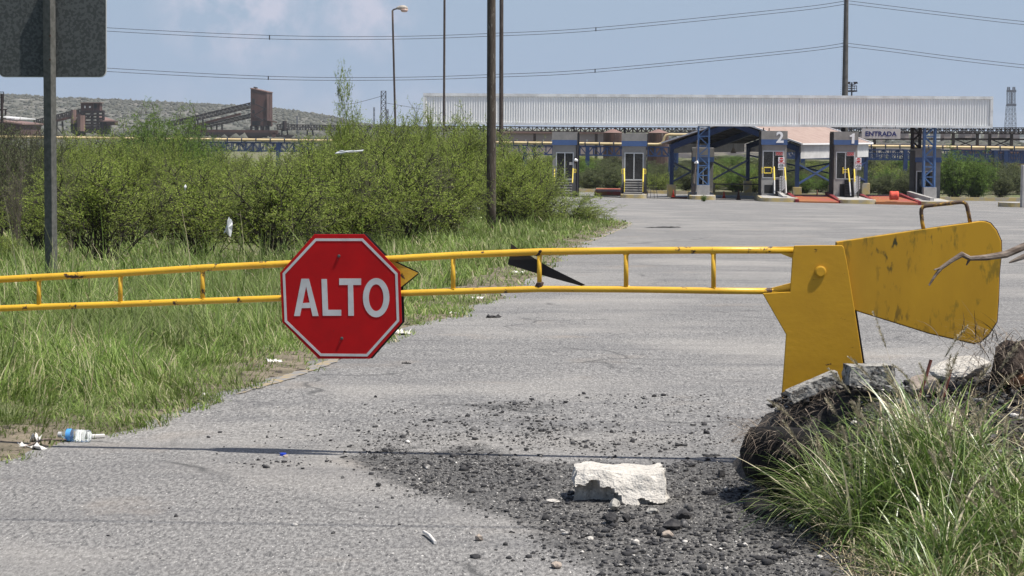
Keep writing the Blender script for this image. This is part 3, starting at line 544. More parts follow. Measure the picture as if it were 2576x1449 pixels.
scrap(242, 955 + 40, .04, .03, .06, m_bag, 'small clear wrapper standing in the grass above the bottle', 12); scrap(1790, 1147, .09, .05, .012, m_black, 'loop of black rubber strip on the road by the tyres', 13); scrap(1140, 790, .12, .05, .03, m_paper, 'scattered white shreds at the verge midway along the gate', 14)
# carton beside the bottle
mb = MB(); p = on(243, 1102); T = lambda x, y, z: p + Vector((x * math.cos(.3) - y * math.sin(.3), x * math.sin(.3) + y * math.cos(.3), z)); mb.box(-.042, .042, -.02, .02, .004, .018, T); solo(mb, 'carton', m_paper, 'flattened white carton lying right of the plastic bottle', 'litter', bevel=.002)
mb = MB(); mb.tube([on(60, 1130, .01), on(110, 1120, .03), on(170, 1112, .012)], [.005, .006, .003], 6); solo(mb, 'dry_stick', m_wood, 'dry bleached stick at the grass edge below the bottle', 'stick')
# lying bottle
bp_ = on(150, 1110, .034); bo = thing('plastic_bottle', 'clear plastic water bottle with blue label lying at the road edge', 'bottle', bp_); ax = (on(222, 1112, .03) - bp_).normalized()
pr_ = [(0, .012), (.012, .013), (.016, .012), (.03, .022), (.045, .031), (.06, .0325), (.075, .030), (.09, .0325), (.105, .030), (.12, .0325), (.135, .030), (.148, .0325), (.158, .030), (.165, .02)]
mb = MB(); mb.tube([bp_ + ax * a_ for a_, _ in pr_], [r_ for _, r_ in pr_], 20); mb.build('bottle_body', m_pet, bo, True)
mb = MB(); mb.tube([bp_ + ax * .040, bp_ + ax * .066], [.0325, .0335], 20, False); mb.build('label', m_label, bo, True)
mb = MB(); mb.tube([bp_ - ax * .006, bp_ + ax * .012], .0145, 14); mb.build('cap', m_white, bo)
# overhead cable crossing above the near road (only its soft shadow shows in the photo)
s = SUNV / SUNV.z; mb = MB(); a, bb = on(-600, 1300), on(2300, 1342); pts = [a.lerp(bb, k / 20) + s * 5.6 + Vector((0, 0, .5 * (k / 10 - 1) ** 2)) for k in range(-10, 31)]; mb.tube(pts, .009, 6); solo(mb, 'overhead_cable', m_wire, 'thin overhead cable crossing the road above the barrier, known by its faint shadow', 'cable')
# ================================================================ BARRIER GATE
def Yb(x): return 10.32 + (1960 - x) * .00017
def bp(x, y, off=0.0): return at(x, y, Yb(x) + off)
gate = thing('barrier_gate', 'yellow counterweighted road barrier with a red stop sign hung on its double rail arm', 'barrier', (bp(2060, 1100).x, 10.32, 0))
def plate(name, px, o0, o1, m, parent=gate, **k):
    mb = MB(); f_ = [bp(x, y, o0) for x, y in px]; d = Vector((0, 1, 0)) * (o1 - o0); mb.prism(f_[::-1], [p + d for p in f_[::-1]]); return mb.build(name, m, parent, **k)
PP = [(1998, 618), (2050, 617), (2118, 617), (2123, 622), (2132, 666), (2151, 784), (2169, 902), (2182, 985), (2196, 1200), (1950, 1200), (1966, 1000), (1972, 921), (1977.6, 841), (1918.4, 738), (1987.7, 734), (1993.3, 648)]
plate('post', PP, 0, .012, m_yel, bevel=.003); q = plate('back_plate', [(x + (5 if x > 2050 else 0), y + .5) for x, y in PP], .088, .10, m_rust, bevel=.003)
CW = [(2105, 609), (2321, 577), (2467, 557), (2480, 557.5), (2492, 562), (2507, 580), (2519, 607), (2519.5, 632), (2514, 689), (2512, 750), (2508, 809), (2487, 842), (2465, 861), (2449, 864), (2340, 839), (2156, 782), (2095, 760)]
plate('counterweight', CW, .022, .07, m_yelw, bevel=.003); plate('rear_plate', [(2312 + (x - 2312) * 1.008, 710 + (y - 710) * 1.014) for x, y in CW], .0705, .080, m_rust)
mb = MB(); c_ = bp(2064, 683); mb.tube([c_ + Vector((0, .01, 0)), c_ + Vector((0, -.008, 0)), c_ + Vector((0, -.011, 0))], [.027, .027, .020], 18); mb.build('pivot_bolt', m_yel, gate)
mb = MB(); mb.tube([bp(x, y, .05) for x, y in ((2324, 580), (2320, 560), (2317.4, 535), (2318, 526), (2322, 520.5), (2329, 518), (2370, 513.5), (2415, 508.4), (2424, 509), (2430, 513), (2433, 521), (2437, 540), (2441, 562))], .0095, 10); mb.build('handle', mat('handle_paint', (.07, .04, .025), (.45, .26, .03), 26, .5, .62, .7), gate, True)
TR = [(-420, 722), (-300, 716), (0, 703), (100, 697.5), (302, 687.5), (510, 674), (715, 664), (985, 651.5), (1140, 642.5), (1290, 636), (1357, 633.5), (1575, 630.5), (1795, 629.5), (2010, 629.5)]
BR = [(-420, 792), (-300, 787), (0, 776), (100, 772), (302, 765.5), (510, 757.5), (715, 750), (1015, 737.5), (1140, 733.5), (1290, 729), (1357, 727), (1575, 728), (1795, 731.5), (2000, 733)]
for nm, ln, r_ in (('top_rail', TR, .0168), ('bottom_rail', BR, .0155)):
    mb = MB(); mb.tube([bp(x, y, .05) for x, y in ln], r_, 16); mb.build(nm, m_yelrail, gate, True)
tI = lambda x: np.interp(x, [a for a, b in TR], [b for a, b in TR]); bI = lambda x: np.interp(x, [a for a, b in BR], [b for a, b in BR])
for x in (-110, 98, 303, 510, 720, 930, 1140, 1357, 1575, 1795):
    mb = MB(); mb.tube([bp(x, tI(x), .05), bp(x, bI(x), .05)], .0115, 12); mb.build('strut', m_yelrail, gate, True)
for x in (98, 303, 510, 1140, 1357, 1575, 1795):                # lumpy weld collars at the joints
    for yy_ in (tI(x) + 7, bI(x) - 6):
        o = rock('weld', m_rust if x == 1357 else m_yelrail, bp(x, yy_, .05) - BASE[gate.name] - Vector((0, 0, .014)), (.036, .034, .026) if x != 1357 else (.05, .05, .05), x * .01 + yy_, rough=.25, sub=2); o.parent = gate
for a, b_ in (([(1940, 622), (2000, 620), (2000, 652), (1968, 640)], 0), ([(1940, 725), (1990, 712), (1990, 742), (1940, 740)], 0)): plate('rail_gusset', a, .04, .06, m_yelrail)
plate('steel_fin', [(1286, 613), (1283, 640), (1277, 665), (1380, 697), (1463, 719.5), (1473, 717), (1380, 671), (1333, 643), (1312, 632)], .072, .078, m_black)
plate('arrow_plate', [(955, 646), (979, 653), (1052, 687), (1010, 721), (955, 735)], .040, .046, m_yelrail)
plate('arrow_rim', [(955, 643), (981, 650), (1053, 684), (1053, 690), (1012, 724), (955, 739)], .048, .055, m_black)
S6 = lambda x, y: (639 + x / 2.88, 543.3 + y / 2.88)
OC = [S6(*p) for p in ((437, 133), (797, 133), (1060, 405), (1072, 770), (840, 1035), (468, 1035), (205, 770), (188, 412))]
plate('back_sign', [(x + 6.5, y - 1) for x, y in OC], .085, .092, m_black)
sg = plate('stop_sign', OC, -.004, .003, m_red, bevel=.0012)
def flat(name, polys, off, m, parent=sg, th=.0014):
    mb = MB()
    for P_ in polys:
        f_ = [bp(x, y, off) for x, y in P_]
        a = sum((f_[i].x * f_[(i + 1) % len(f_)].z - f_[(i + 1) % len(f_)].x * f_[i].z) for i in range(len(f_)))
        if a < 0: f_ = f_[::-1]
        mb.prism(f_, [p + Vector((0, th, 0)) for p in f_])
    return mb.build(name, m, parent)
BO = [S6(*p) for p in ((443, 163), (788, 163), (1040, 415), (1052, 762), (822, 1018), (480, 1015), (222, 765), (207, 415))]; cxo, cyo = S6(630, 590)
BI = [(cxo + (x - cxo) * .957, cyo + (y - cyo) * .957) for x, y in BO]
flat('border', [[BO[i], BO[(i + 1) % 8], BI[(i + 1) % 8], BI[i]] for i in range(8)], -.0056, m_white)
Q = lambda *p: [S6(*a) for a in p]
A_ = [Q((290, 725), (333, 725), (378, 508), (378, 455), (343, 455)), Q((378, 455), (398, 455), (468, 725), (424, 725), (378, 512)), Q((353, 672), (411, 668), (402, 628), (361, 632))]
A_[2] = Q((345, 668), (410, 666), (403, 628), (354, 631))
L_ = [Q((488, 457), (528, 457), (537, 680), (537, 723), (498, 723)), Q((537, 680), (632, 680), (632, 723), (537, 723))]
T_ = [Q((617, 453), (776, 453), (776, 500), (617, 500)), Q((680, 500), (718, 500), (724, 723), (683, 723))]
O_ = []
for i in range(36):
    a, b_ = 2 * math.pi * i / 36, 2 * math.pi * (i + 1) / 36; O_.append(Q((885 + 96 * math.cos(a), 592 + 142 * math.sin(a)), (885 + 96 * math.cos(b_), 592 + 142 * math.sin(b_)), (885 + 53 * math.cos(b_), 592 + 97 * math.sin(b_)), (885 + 53 * math.cos(a), 592 + 97 * math.sin(a))))
flat('lettering', A_ + L_ + T_ + O_, -.0058, m_white)
for x, y in ((852.5, 644), (860, 851)):
    mb = MB(); c_ = bp(x, y, -.004); mb.tube([c_, c_ + Vector((0, -.007, 0)), c_ + Vector((0, -.009, 0))], [.0075, .007, .003], 12); mb.build('bolt', m_gal, sg)
# ================================================================ TRAFFIC SIGN SEEN FROM BEHIND
ls = thing('traffic_sign', 'galvanised back of a tall traffic sign on a grey square post at the left edge', 'traffic sign', (at(128, 745, 21.3).x, 21.3, gz(-4.5, 21.3)))
p0, p1 = at(129.5, 775, 21.3), at(123, -60, 21.3); mb = MB(); mb.tube([p0, p1], .062, 4, True, R(22)); mb.build('post', m_galp, ls, bevel=.004)
x0, x1, y0, y1, r_ = -3, 266, -120, 193, 16; P_ = []
for cx_, cy_, a0 in ((x1 - r_, y1 - r_, 0), (x0 + r_, y1 - r_, 90), (x0 + r_, y0 + r_, 180), (x1 - r_, y0 + r_, 270)):
    for k in range(6): a = R(a0 + 18 * k); P_.append((cx_ + r_ * math.cos(a), cy_ + r_ * math.sin(a)))
mb = MB(); f_ = [at(x, y, 21.38) for x, y in P_][::-1]; mb.prism(f_, [p + Vector((0, .004, 0)) for p in f_]); mb.build('sign_panel', m_gal, ls)
mb = MB(); f_ = [at(132.5 + (x - 131.5) * 1.012, y + (4 if y > 100 else -4) * .4, 21.386) for x, y in P_][::-1]; mb.prism(f_, [p + Vector((0, .003, 0)) for p in f_]); mb.build('panel_face', m_trim, ls)
for y in (90, 150): mb = MB(); c_ = at(126, y, 21.24); mb.tube([c_, c_ + Vector((0, -.012, 0))], .011, 8); mb.build('bolt', m_rust, ls)
# ================================================================ POLES AND WIRES
def pole(name, label, cat, xb, xt, Y, r0_, r1_, m, top=-120, n=18):
    b0 = at(xb, 400, Y); zb = gz(b0.x, Y); o = thing(name, label, cat, (b0.x, Y, zb)); tp = at(xt, top, Y); mb = MB(); k = 10
    mb.tube([Vector((b0.x, Y, zb)).lerp(tp, i / k) for i in range(k + 1)], [r0_ + (r1_ - r0_) * i / k for i in range(k + 1)], n); mb.build('shaft', m, o, True); return o, tp
pole('utility_pole', 'thick weathered wooden utility pole rising from the bushes', 'pole', 1237.0, 1236.3, 48, .106, .092, m_pole)
pole('utility_pole', 'thinner dark wooden pole just right of and behind the thick utility pole', 'pole', 1261.0, 1261.8, 112, .118, .10, m_poled)
pole('steel_post', 'slim dark steel post crossing the left end of the canopy', 'pole', 1116.5, 1118.8, 118, .066, .058, m_poled)
lamp, tp = pole('street_lamp', 'leaning slender street lamp with a beige cobra head', 'street lamp', 999.6, 987.4, 105, .055, .045, m_poled, 26, 12)
px_ = 5510 / 105; mb = MB(); mb.tube([tp, at(993, 23, 105), at(1001, 21.5, 105)], [.035, .035, .03], 8); mb.build('arm', m_poled, lamp, True)
mb = MB(); hp = [(996, 21.5, .03), (1001, 20.5, .075), (1006, 19.5, .105), (1012, 19.5, .125), (1018, 20, .12), (1023, 21.5, .09), (1026, 23, .03)]; mb.tube([at(x, y, 105) for x, y, r in hp], [r for x, y, r in hp], 14); hd = mb.build('lamp_head', m_lamp, lamp, True)
mb = MB(); mb.tube([at(1017, 23, 105), at(1017, 28.5, 105), at(1017, 30.5, 105)], [.19, .16, .10], 14); mb.build('lens', m_lens, hd, True)
mb = MB(); mb.tube([at(1014, 18, 105), at(1014, 14, 105)], .02, 6); mb.build('photocell', m_black, hd)
YP = 200
sp, tp = pole('transmission_pole', 'tall tapering grey steel transmission pole behind the canopy', 'pole', 2123.4, 2130.0, YP, .36, .175, m_steelp, -60)
mb = MB()
for i in range(46): y = -10 + i * 5.6; xl = 2129.3 - y * .0225 - (5.4 + y * .0112); mb.beam(at(xl, y, YP), at(xl - 2.2, y - .4, YP), .03)
mb.build('climbing_pegs', m_dkst, sp)
def spline(px, Y, n=8):                                         # smooth curve through picture points at depth Y
    P_ = [at(x, y, Y) for x, y in px]; o = []
    for i in range(len(P_) - 1):
        a, b_, c_, d_ = P_[max(i - 1, 0)], P_[i], P_[i + 1], P_[min(i + 2, len(P_) - 1)]
        for k in range(n):
            t_ = k / n; o.append(.5 * ((2 * b_) + (c_ - a) * t_ + (2 * a - 5 * b_ + 4 * c_ - d_) * t_ * t_ + (3 * b_ - a - 3 * c_ + d_) * t_ ** 3))
    return o + [P_[-1]]
WL = [([(-300, 20), (0, 48), (265, 69.5), (680, 89), (990, 91.5), (1235, 84), (1500, 69.5), (1980, 22), (2124, 3)], 'upper left wire of the top pair, left of the transmission pole', 0), ([(-300, 30), (0, 57), (265, 78), (680, 98), (990, 98.5), (1235, 91), (1500, 77), (1980, 30), (2124, 11)], 'lower wire of the top pair, left of the transmission pole', 1),
      ([(-300, 122), (0, 149), (265, 171), (680, 192), (990, 194.5), (1235, 187.5), (1500, 174), (1980, 127.5), (2121, 109)], 'upper wire of the bottom pair, left of the transmission pole', 2), ([(-300, 132), (0, 159), (265, 179.5), (680, 199.5), (990, 201.5), (1235, 194.5), (1500, 181.5), (1980, 134.5), (2121, 117)], 'lower wire of the bottom pair, left of the transmission pole', 3),
      ([(2135, 2), (2240, 15), (2400, 34.5), (2576, 54), (2900, 84)], 'upper wire of the top pair, right of the transmission pole', 4), ([(2135, 10), (2240, 23), (2400, 42), (2576, 62), (2900, 92)], 'lower wire of the top pair, right of the transmission pole', 5),
      ([(2134, 109), (2240, 122), (2400, 143), (2576, 163), (2900, 196)], 'upper wire of the bottom pair, right of the transmission pole', 6), ([(2134, 117.5), (2240, 130), (2400, 151), (2576, 171), (2900, 204)], 'lower wire of the bottom pair, right of the transmission pole', 7)]
for px, lb, k in WL: mb = MB(); mb.tube(spline(px, YP), .024, 5, False); solo(mb, 'power_line', m_wire, lb, 'power line', tuple(at(px[-1][0], px[-1][1], YP)), 'power lines strung from the transmission pole')
for (x, ya, yb, lb) in ((678, 89, 98.5, 'top pair, left part of the sky'), (1499, 69.5, 77, 'top pair, right of the thick pole'), (675, 192, 199.5, 'bottom pair, left part of the sky'), (1497, 174, 181.5, 'bottom pair, right of the thick pole')):
    mb = MB(); mb.beam(at(x, ya - 1, YP), at(x, yb + 1.5, YP), .09); solo(mb, 'wire_spacer', m_wire, 'small spacer clamping the two wires of the ' + lb, 'spacer')
# floodlight mast
fm = thing('floodlight_mast', 'small floodlight mast with a railed basket behind the canopy', 'light mast', (at(2143, 300, 210).x, 210, gz(35, 210))); D = 210; q = lambda x, y: at(x, y, D)
mb = MB(); mb.tube([Vector(fm.location), q(2143, 207)], .07, 8); mb.build('mast', m_dkst, fm)
mb = MB(); a = .55
for dy in (0, 1.5):
    e = Vector((0, dy, 0))
    for y, w_ in ((229, .14), (222, .05), (216, .06)): mb.beam(q(2133, y) + e, q(2155, y) + e, w_)
    for x in (2133, 2138.5, 2149, 2155): mb.beam(q(x, 229) + e, q(x, 216) + e, .05)
for x in (2133, 2155): mb.beam(q(x, 229), q(x, 229) + Vector((0, 1.5, 0)), .12); mb.beam(q(x, 216), q(x, 216) + Vector((0, 1.5, 0)), .06)
mb.build('basket', m_dkst, fm)
for x, s_ in ((2152.5, 1), (2134.5, -1)):
    mb = MB(); mb.prism([q(x - 5, 206), q(x + 4, 205.5), q(x + 6, 210), q(x - 3, 212)][::-1], [p + Vector((0, .3, 0)) for p in (q(x - 5, 206), q(x + 4, 205.5), q(x + 6, 210), q(x - 3, 212))][::-1]); mb.beam(q(x, 211), q(2143, 214), .07); mb.build('floodlight', m_dkst, fm)
# ================================================================ TOLL PLAZA
def pbox(mb, x0, x1, y0, y1, v0, v1):
    xm = (x0 + x1) / 2; mb.box(uz(x0, y0, v0)[0], uz(x1, y0, v0)[0], v0, v1, uz(xm, y1, v0)[1], uz(xm, y0, v0)[1], PW); return mb
def pp(x, y, v): u, z = uz(x, y, v); return PW(u, v, z)
can = thing('toll_canopy', 'long toll canopy with white corrugated fascia on blue lattice columns', 'canopy', PW(uz(1780, 500, 3)[0], 3, gz(*PW(0, 0, 0).xy)))
uL, uR = uz(1065, 240, 0)[0], uz(2499, 240, 0)[0]; zT = (uz(2400, 242, 0)[1] + uz(1200, 235, 0)[1]) / 2; zB = (uz(2400, 320, 0)[1] + uz(1515, 317, 0)[1]) / 2
per = .183; n = int((uR - uL - .4) / per); V = []; prof = [(0, 0), (.32, 0), (.44, .07), (.88, .07)]
for i in range(n + 1):
    for a, d in prof: V.append((uL + .2 + (i + a) * per, d + .003 * math.sin(i * 1.7)))
vl = [PW(a, d, zB + .12) for a, d in V] + [PW(a, d, zT - .18) for a, d in V]; k = len(V); m_ = np.arange(k - 1)
npm('fascia', np.array(vl) - np.array(BASE[can.name]), np.stack([m_, m_ + 1, m_ + 1 + k, m_ + k], 1), m_corr, can)
mb = MB(); mb.box(uL, uR, -.06, .12, zT - .20, zT, PW); mb.build('top_trim', m_trim, can)
mb = MB(); mb.box(uL, uR, -.06, .12, zB, zB + .17, PW); mb.build('bottom_trim', m_trim, can)
for a, b_ in ((uL, uL + .2), (uR - .2, uR)): mb = MB(); mb.box(a, b_, -.05, .11, zB + .17, zT - .20, PW); mb.build('end_trim', m_trim, can)
for x in (1515, 2010): u = uz(x, 280, 0)[0]; mb = MB(); mb.box(u - .03, u + .03, -.012, .06, zB + .17, zT - .20, PW); mb.build('panel_joint', m_trim, can)
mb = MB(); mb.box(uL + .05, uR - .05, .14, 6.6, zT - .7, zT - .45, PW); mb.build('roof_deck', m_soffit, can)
mb = MB(); mb.box(uL + .05, uR - .05, 6.6, 6.7, zB, zT - .1, PW); mb.box(uL + .02, uL + .12, .14, 6.6, zB, zT - .1, PW); mb.box(uR - .12, uR - .02, .14, 6.6, zB, zT - .1, PW); mb.build('rear_fascia', m_corr, can)
mb = MB()
for v in (.3, 6.4):
    mb.beam(PW(uL + .1, v, zB + .1), PW(uR - .1, v, zB + .1), .16)
for i in range(22): u = uL + .4 + i * (uR - uL - .8) / 21; mb.beam(PW(u, .3, zB + .12), PW(u, 6.4, zB + .12), .10)
mb.build('roof_frame', m_dkst, can)
def lattice(x0, x1, y0, y1, v0, dv, m, nseg, parent, name='lattice_column', w_=.11):
    mb = MB(); u0, u1 = uz(x0, y0, v0)[0], uz(x1, y0, v0)[0]; xm = (x0 + x1) / 2; zt, zb = uz(xm, y0, v0)[1], uz(xm, y1, v0)[1]
    for u in (u0, u1):
        for v in (v0, v0 + dv): mb.beam(PW(u, v, zb), PW(u, v, zt), w_)
    for i in range(nseg + 1):
        z = zb + (zt - zb) * i / nseg; z2 = zb + (zt - zb) * (i + 1) / nseg
        for v in (v0, v0 + dv):
            mb.beam(PW(u0, v, z), PW(u1, v, z), w_ * .6)
            if i < nseg: mb.beam(PW(u0 if i % 2 else u1, v, z), PW(u1 if i % 2 else u0, v, z2), w_ * .55)
        for u in (u0, u1):
            if i < nseg: mb.beam(PW(u, v0 if i % 2 else v0 + dv, z), PW(u, v0 + dv if i % 2 else v0, z2), w_ * .5)
    return mb.build(name, m, parent)
lattice(1757.5, 1784.5, 318, 466, .35, .8, m_blue2, 6, can); lattice(2327, 2354, 318, 471, .35, .8, m_blue2, 6, can)
for a, b_, c_, d_ in ((1753.5, 1785.5, 466, 492), (2324.4, 2356.5, 471.4, 505)):
    mb = MB(); pbox(mb, a, b_, c_, d_ + 3, .1, 1.4); mb.build('column_base', m_pav, can)
lattice(2297, 2316, 319, 373, 3.5, .8, m_dkst, 3, can, 'rear_column', .13)
lattice(1198, 1216, 310, 372, 2.5, .8, m_blue, 3, can, 'left_column', .11)
# toll booths
def rail_gate(mb, x0, x1, y0, y1, v, r_=.03):
    for a, b_ in (((x0, y0), (x1, y0)), ((x1, y0), (x1, y1)), ((x1, y1), (x0, y1)), ((x0, y1), (x0, y0))): mb.tube([pp(a[0], a[1], v), pp(b_[0], b_[1], v)], r_, 6)
def booth(label, x0, x1, yt, yblue, yband, door, yfloor, ygr, num=None, v0=-.6, dep=3.7, bx=None, steps=None, mats=(None, None, None), low=None):
    a0, a1 = bx or (x0 + 1.5, x1 - 2); u0 = uz(x0, yt, v0)[0]; xm = (x0 + x1) / 2
    o = thing('toll_booth', label, 'toll booth', PW(uz(xm, ygr, v0)[0], v0 + dep / 2, uz(xm, ygr, v0)[1]), 'toll booths under the canopy')
    mg, mb_, ms = mats[0] or m_boothg, mats[1] or m_band, mats[2] or m_shadeg
    mb = MB(); pbox(mb, x0, x1, yt, yblue, v0, v0 + dep); mb.build('roof_band', mg, o)
    mb = MB(); ux0, ux1 = uz(x0, yt, v0)[0], uz(x1, yt, v0)[0]; zt, zb = uz(xm, yblue, v0)[1], uz(xm, yband, v0)[1]; mb.box(ux0, ux1, v0, v0 + dep, zb, zt - .003, PW); mb.build('blue_band', mb_, o)
    mb = MB(); vb = v0 + .14; ub0, ub1 = uz(a0, yt, vb)[0], uz(a1, yt, vb)[0]; zf = uz(xm, yfloor, vb)[1]; zg = uz(xm, ygr, vb)[1] - .15; zd = uz(xm, door[2], vb)[1]; d0, d1 = uz(door[0], yt, vb)[0], uz(door[1], yt, vb)[0]; vk = v0 + dep - .12; zdb = uz(xm, door[3], vb)[1]
    mb.box(ub0, ub1, vb, vk, zd, zb - .003, PW); mb.box(ub0, d0, vb, vk, zdb, zd - .002, PW); mb.box(d1, ub1, vb, vk, zdb, zd - .002, PW); mb.box(d0 + .002, d1 - .002, vk - .1, vk, zdb, zd - .002, PW); mb.build('wall', mg, o)
    mb = MB(); mb.box(ub0, ub1, vb + (.002 if low else 0), vk, zg, zdb - .003, PW); mb.build('plinth', m_pav if low else mg, o)
    dr = MB(); dr.box(d0 + .004, d1 - .004, vb + .05, vb + .08, zdb + .04, zd - .03, PW); dr = dr.build('door', m_glass, o)
    mb = MB(); fw_ = .07
    for q_ in ((d0, d0 + fw_, zdb, zd), (d1 - fw_, d1, zdb, zd), ((d0 + d1) / 2 - .035, (d0 + d1) / 2 + .035, zdb, zd - fw_), (d0 + fw_, d1 - fw_, zd - fw_, zd), (d0 + fw_, d1 - fw_, zdb, zdb + .05)): mb.box(q_[0], q_[1], vb - .02, vb + .04, q_[2], q_[3], PW)
    mb.build('door_frame', m_alu, dr)
    wm = MB(); zw0, zw1 = zdb + .75 if low or steps else zdb + .9, zd - .1; us = ub0 if xm > 1665 else ub1; sgn = -1 if xm > 1665 else 1; wm.box(min(us, us + sgn * .012), max(us, us + sgn * .012), vb + .7, vb + 2.4, zw0, zw1, PW); wm.build('side_window', m_glass, o)
    sd = MB(); us = ux0 if xm > 1665 else ux1; sg_ = -1 if xm > 1665 else 1; sd.box(min(us, us + sg_ * .03), max(us, us + sg_ * .03), v0 + .01, v0 + dep - .05, zg, zt + (zt - zb) * 1.3, PW); sd.build('side_shade_panel', m_dkst, o)  # near-black panel added to paint the unlit booth side dark
    if num == 'one':
        mb = MB(); pts = [(uz(x, 345, v0)[0], uz(2144, y, v0)[1]) for x, y in ((2150.2, 335.6), (2145.5, 335.6), (2141.5, 339.2), (2137.4, 340.6), (2137.8, 344.6), (2143.2, 343.8), (2142.5, 361.2), (2149.3, 361.2))]; mb.prism([PW(a, v0 - .03, b_) for a, b_ in pts], [PW(a, v0 - .004, b_) for a, b_ in pts]); mb.build('numeral', m_gwhite, o); num = None
    if num:
        s_, nx, ny0, ny1 = num; uc, zc = uz(nx, (ny0 + ny1) / 2, v0 - .02); h_ = (ny1 - ny0) / 34.6
        text(s_, h_ * 1.38, 'numeral', m_gwhite, o, lambda x, y, z: PW(uc + x, v0 - .02 - z, zc + y), .035, 1.0)
    if steps:
        s0, s1, sy0, sy1, ns = steps[:5]; mt = steps[5] if len(steps) > 5 else m_pav; st_ = None
        zt_ = uz(xm, sy0, v0)[1]; zb_ = uz(xm, sy1, v0)[1]; mb = MB()
        for k in range(ns):
            z1_ = zt_ - (zt_ - zb_) * k / ns; z0_ = zt_ - (zt_ - zb_) * (k + 1) / ns; va = vb - .02 - (k + 1) * .24; ua, ub_ = uz(s0, yt, v0)[0], uz(s1, yt, v0)[0]; mb.box(ua, ub_, va, va + .24 if k else vb - .004, z1_ - .04, z1_, PW); rs_ = rs_ if k else MB(); rs_.box(ua + .02, ub_ - .02, va + .03, vb - .006 if not k else vb - .008, z0_ + .002, z1_ - .042, PW)
        mb.build('steps', mt, o); rs_.build('risers', m_shadeg if mt is m_pav else m_black, o)  # risers coloured darker than the treads to paint in their shade
    return o
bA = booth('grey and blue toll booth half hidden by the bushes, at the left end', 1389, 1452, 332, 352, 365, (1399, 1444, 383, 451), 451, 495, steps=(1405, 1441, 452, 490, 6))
mb = MB(); mb.tube([pp(1441.5, 424, -.9), pp(1440, 460, -1.6)], .045, 8); rail_gate(mb, 1444, 1448.5, 426, 434, -.8); mb.tube([pp(1395, 425, -.9), pp(1394, 462, -1.6)], .045, 8); mb.build('handrail', m_ylw, bA)
mb = MB(); pbox(mb, 1445, 1450.5, 396, 411, -.52, -.46); mb.build('meter_box', m_rust, bA); mb = MB(); pbox(mb, 1432.5, 1441, 408, 415, -.43, -.42); mb.build('notice', m_signw, bA)
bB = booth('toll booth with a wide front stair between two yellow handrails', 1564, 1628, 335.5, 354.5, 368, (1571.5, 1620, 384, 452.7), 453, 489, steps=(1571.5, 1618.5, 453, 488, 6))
mb = MB()
for xa, sg_ in ((1571, -1), (1617.5, 1)):
    mb.tube([pp(xa + sg_ * 1, 424.5, -.75), pp(xa, 458, -1.9)], .05, 8); mb.tube([pp(xa, 458, -1.9), pp(xa - .5, 483, -1.9)], .03, 6); rail_gate(mb, xa + sg_ * 2.5, xa + sg_ * 7, 426, 437, -.75)
mb.build('handrail', m_ylw, bB)
for a, b_ in ((1561, 1567), (1620, 1626)): mb = MB(); pbox(mb, a, b_, 469, 492, -1.2, -.5); mb.build('kick_block', m_dkst, bB)
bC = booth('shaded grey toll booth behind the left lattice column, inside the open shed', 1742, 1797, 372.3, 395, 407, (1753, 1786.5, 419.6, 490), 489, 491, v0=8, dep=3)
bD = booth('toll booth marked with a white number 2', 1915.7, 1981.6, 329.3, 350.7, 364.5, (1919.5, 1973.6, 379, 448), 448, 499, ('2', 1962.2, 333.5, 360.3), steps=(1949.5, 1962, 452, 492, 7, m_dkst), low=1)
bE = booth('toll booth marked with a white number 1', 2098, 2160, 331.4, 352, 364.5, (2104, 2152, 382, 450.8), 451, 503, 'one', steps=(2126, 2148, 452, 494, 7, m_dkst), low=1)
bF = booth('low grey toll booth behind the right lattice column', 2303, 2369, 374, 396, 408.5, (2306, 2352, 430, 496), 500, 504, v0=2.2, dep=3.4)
mb = MB(); pbox(mb, 1923, 1944.5, 465, 486, -.475, -.46); mb.build('vent_opening', m_black, bD); mb = MB(); pbox(mb, 2112.5, 2126, 463, 494, -.475, -.46); mb.build('vent_opening', m_black, bE)
for o_, xs_ in ((bD, ((1947, 420, 1948.5, 487), (1974, 421, 1978, 486))), (bE, ((2133.5, 424, 2140, 492), (2149, 426, 2151, 490)))):
    for xa, ya, xb, yb in xs_:
        mb = MB(); xm_ = (xa + xb) / 2 + .5; ym_ = ya + (yb - ya) * .50; mb.tube([pp(xa, ya, -.75), pp(xm_, ym_, -1.6)], .055, 8); h1 = mb.build('handrail', m_ylw, o_)
        mb = MB(); mb.tube([pp(xm_, ym_, -1.6), pp(xb, yb, -2.2)], .045, 8); mb.build('rail_leg', m_whites, o_)
mb = MB(); rail_gate(mb, 1922, 1940.5, 421.5, 435.5, -.8, .04)
for y in (425, 433): mb.tube([pp(1916, y, -.8), pp(1922, y, -.8)], .03, 6); mb.tube([pp(1940.5, y, -.8), pp(1946, y, -.8)], .03, 6)
mb.tube([pp(1917, 420, -.8), pp(1917, 437, -.8)], .03, 6); mb.build('yellow_gate', m_ylw, bD)
mb = MB()
for y in (427, 433): mb.tube([pp(2120.5, y, -.8), pp(2133, y, -.8)], .03, 6)
mb.tube([pp(2120.5, 421, -.8), pp(2120.5, 437, -.8)], .045, 6); mb.build('yellow_gate', m_ylw, bE)
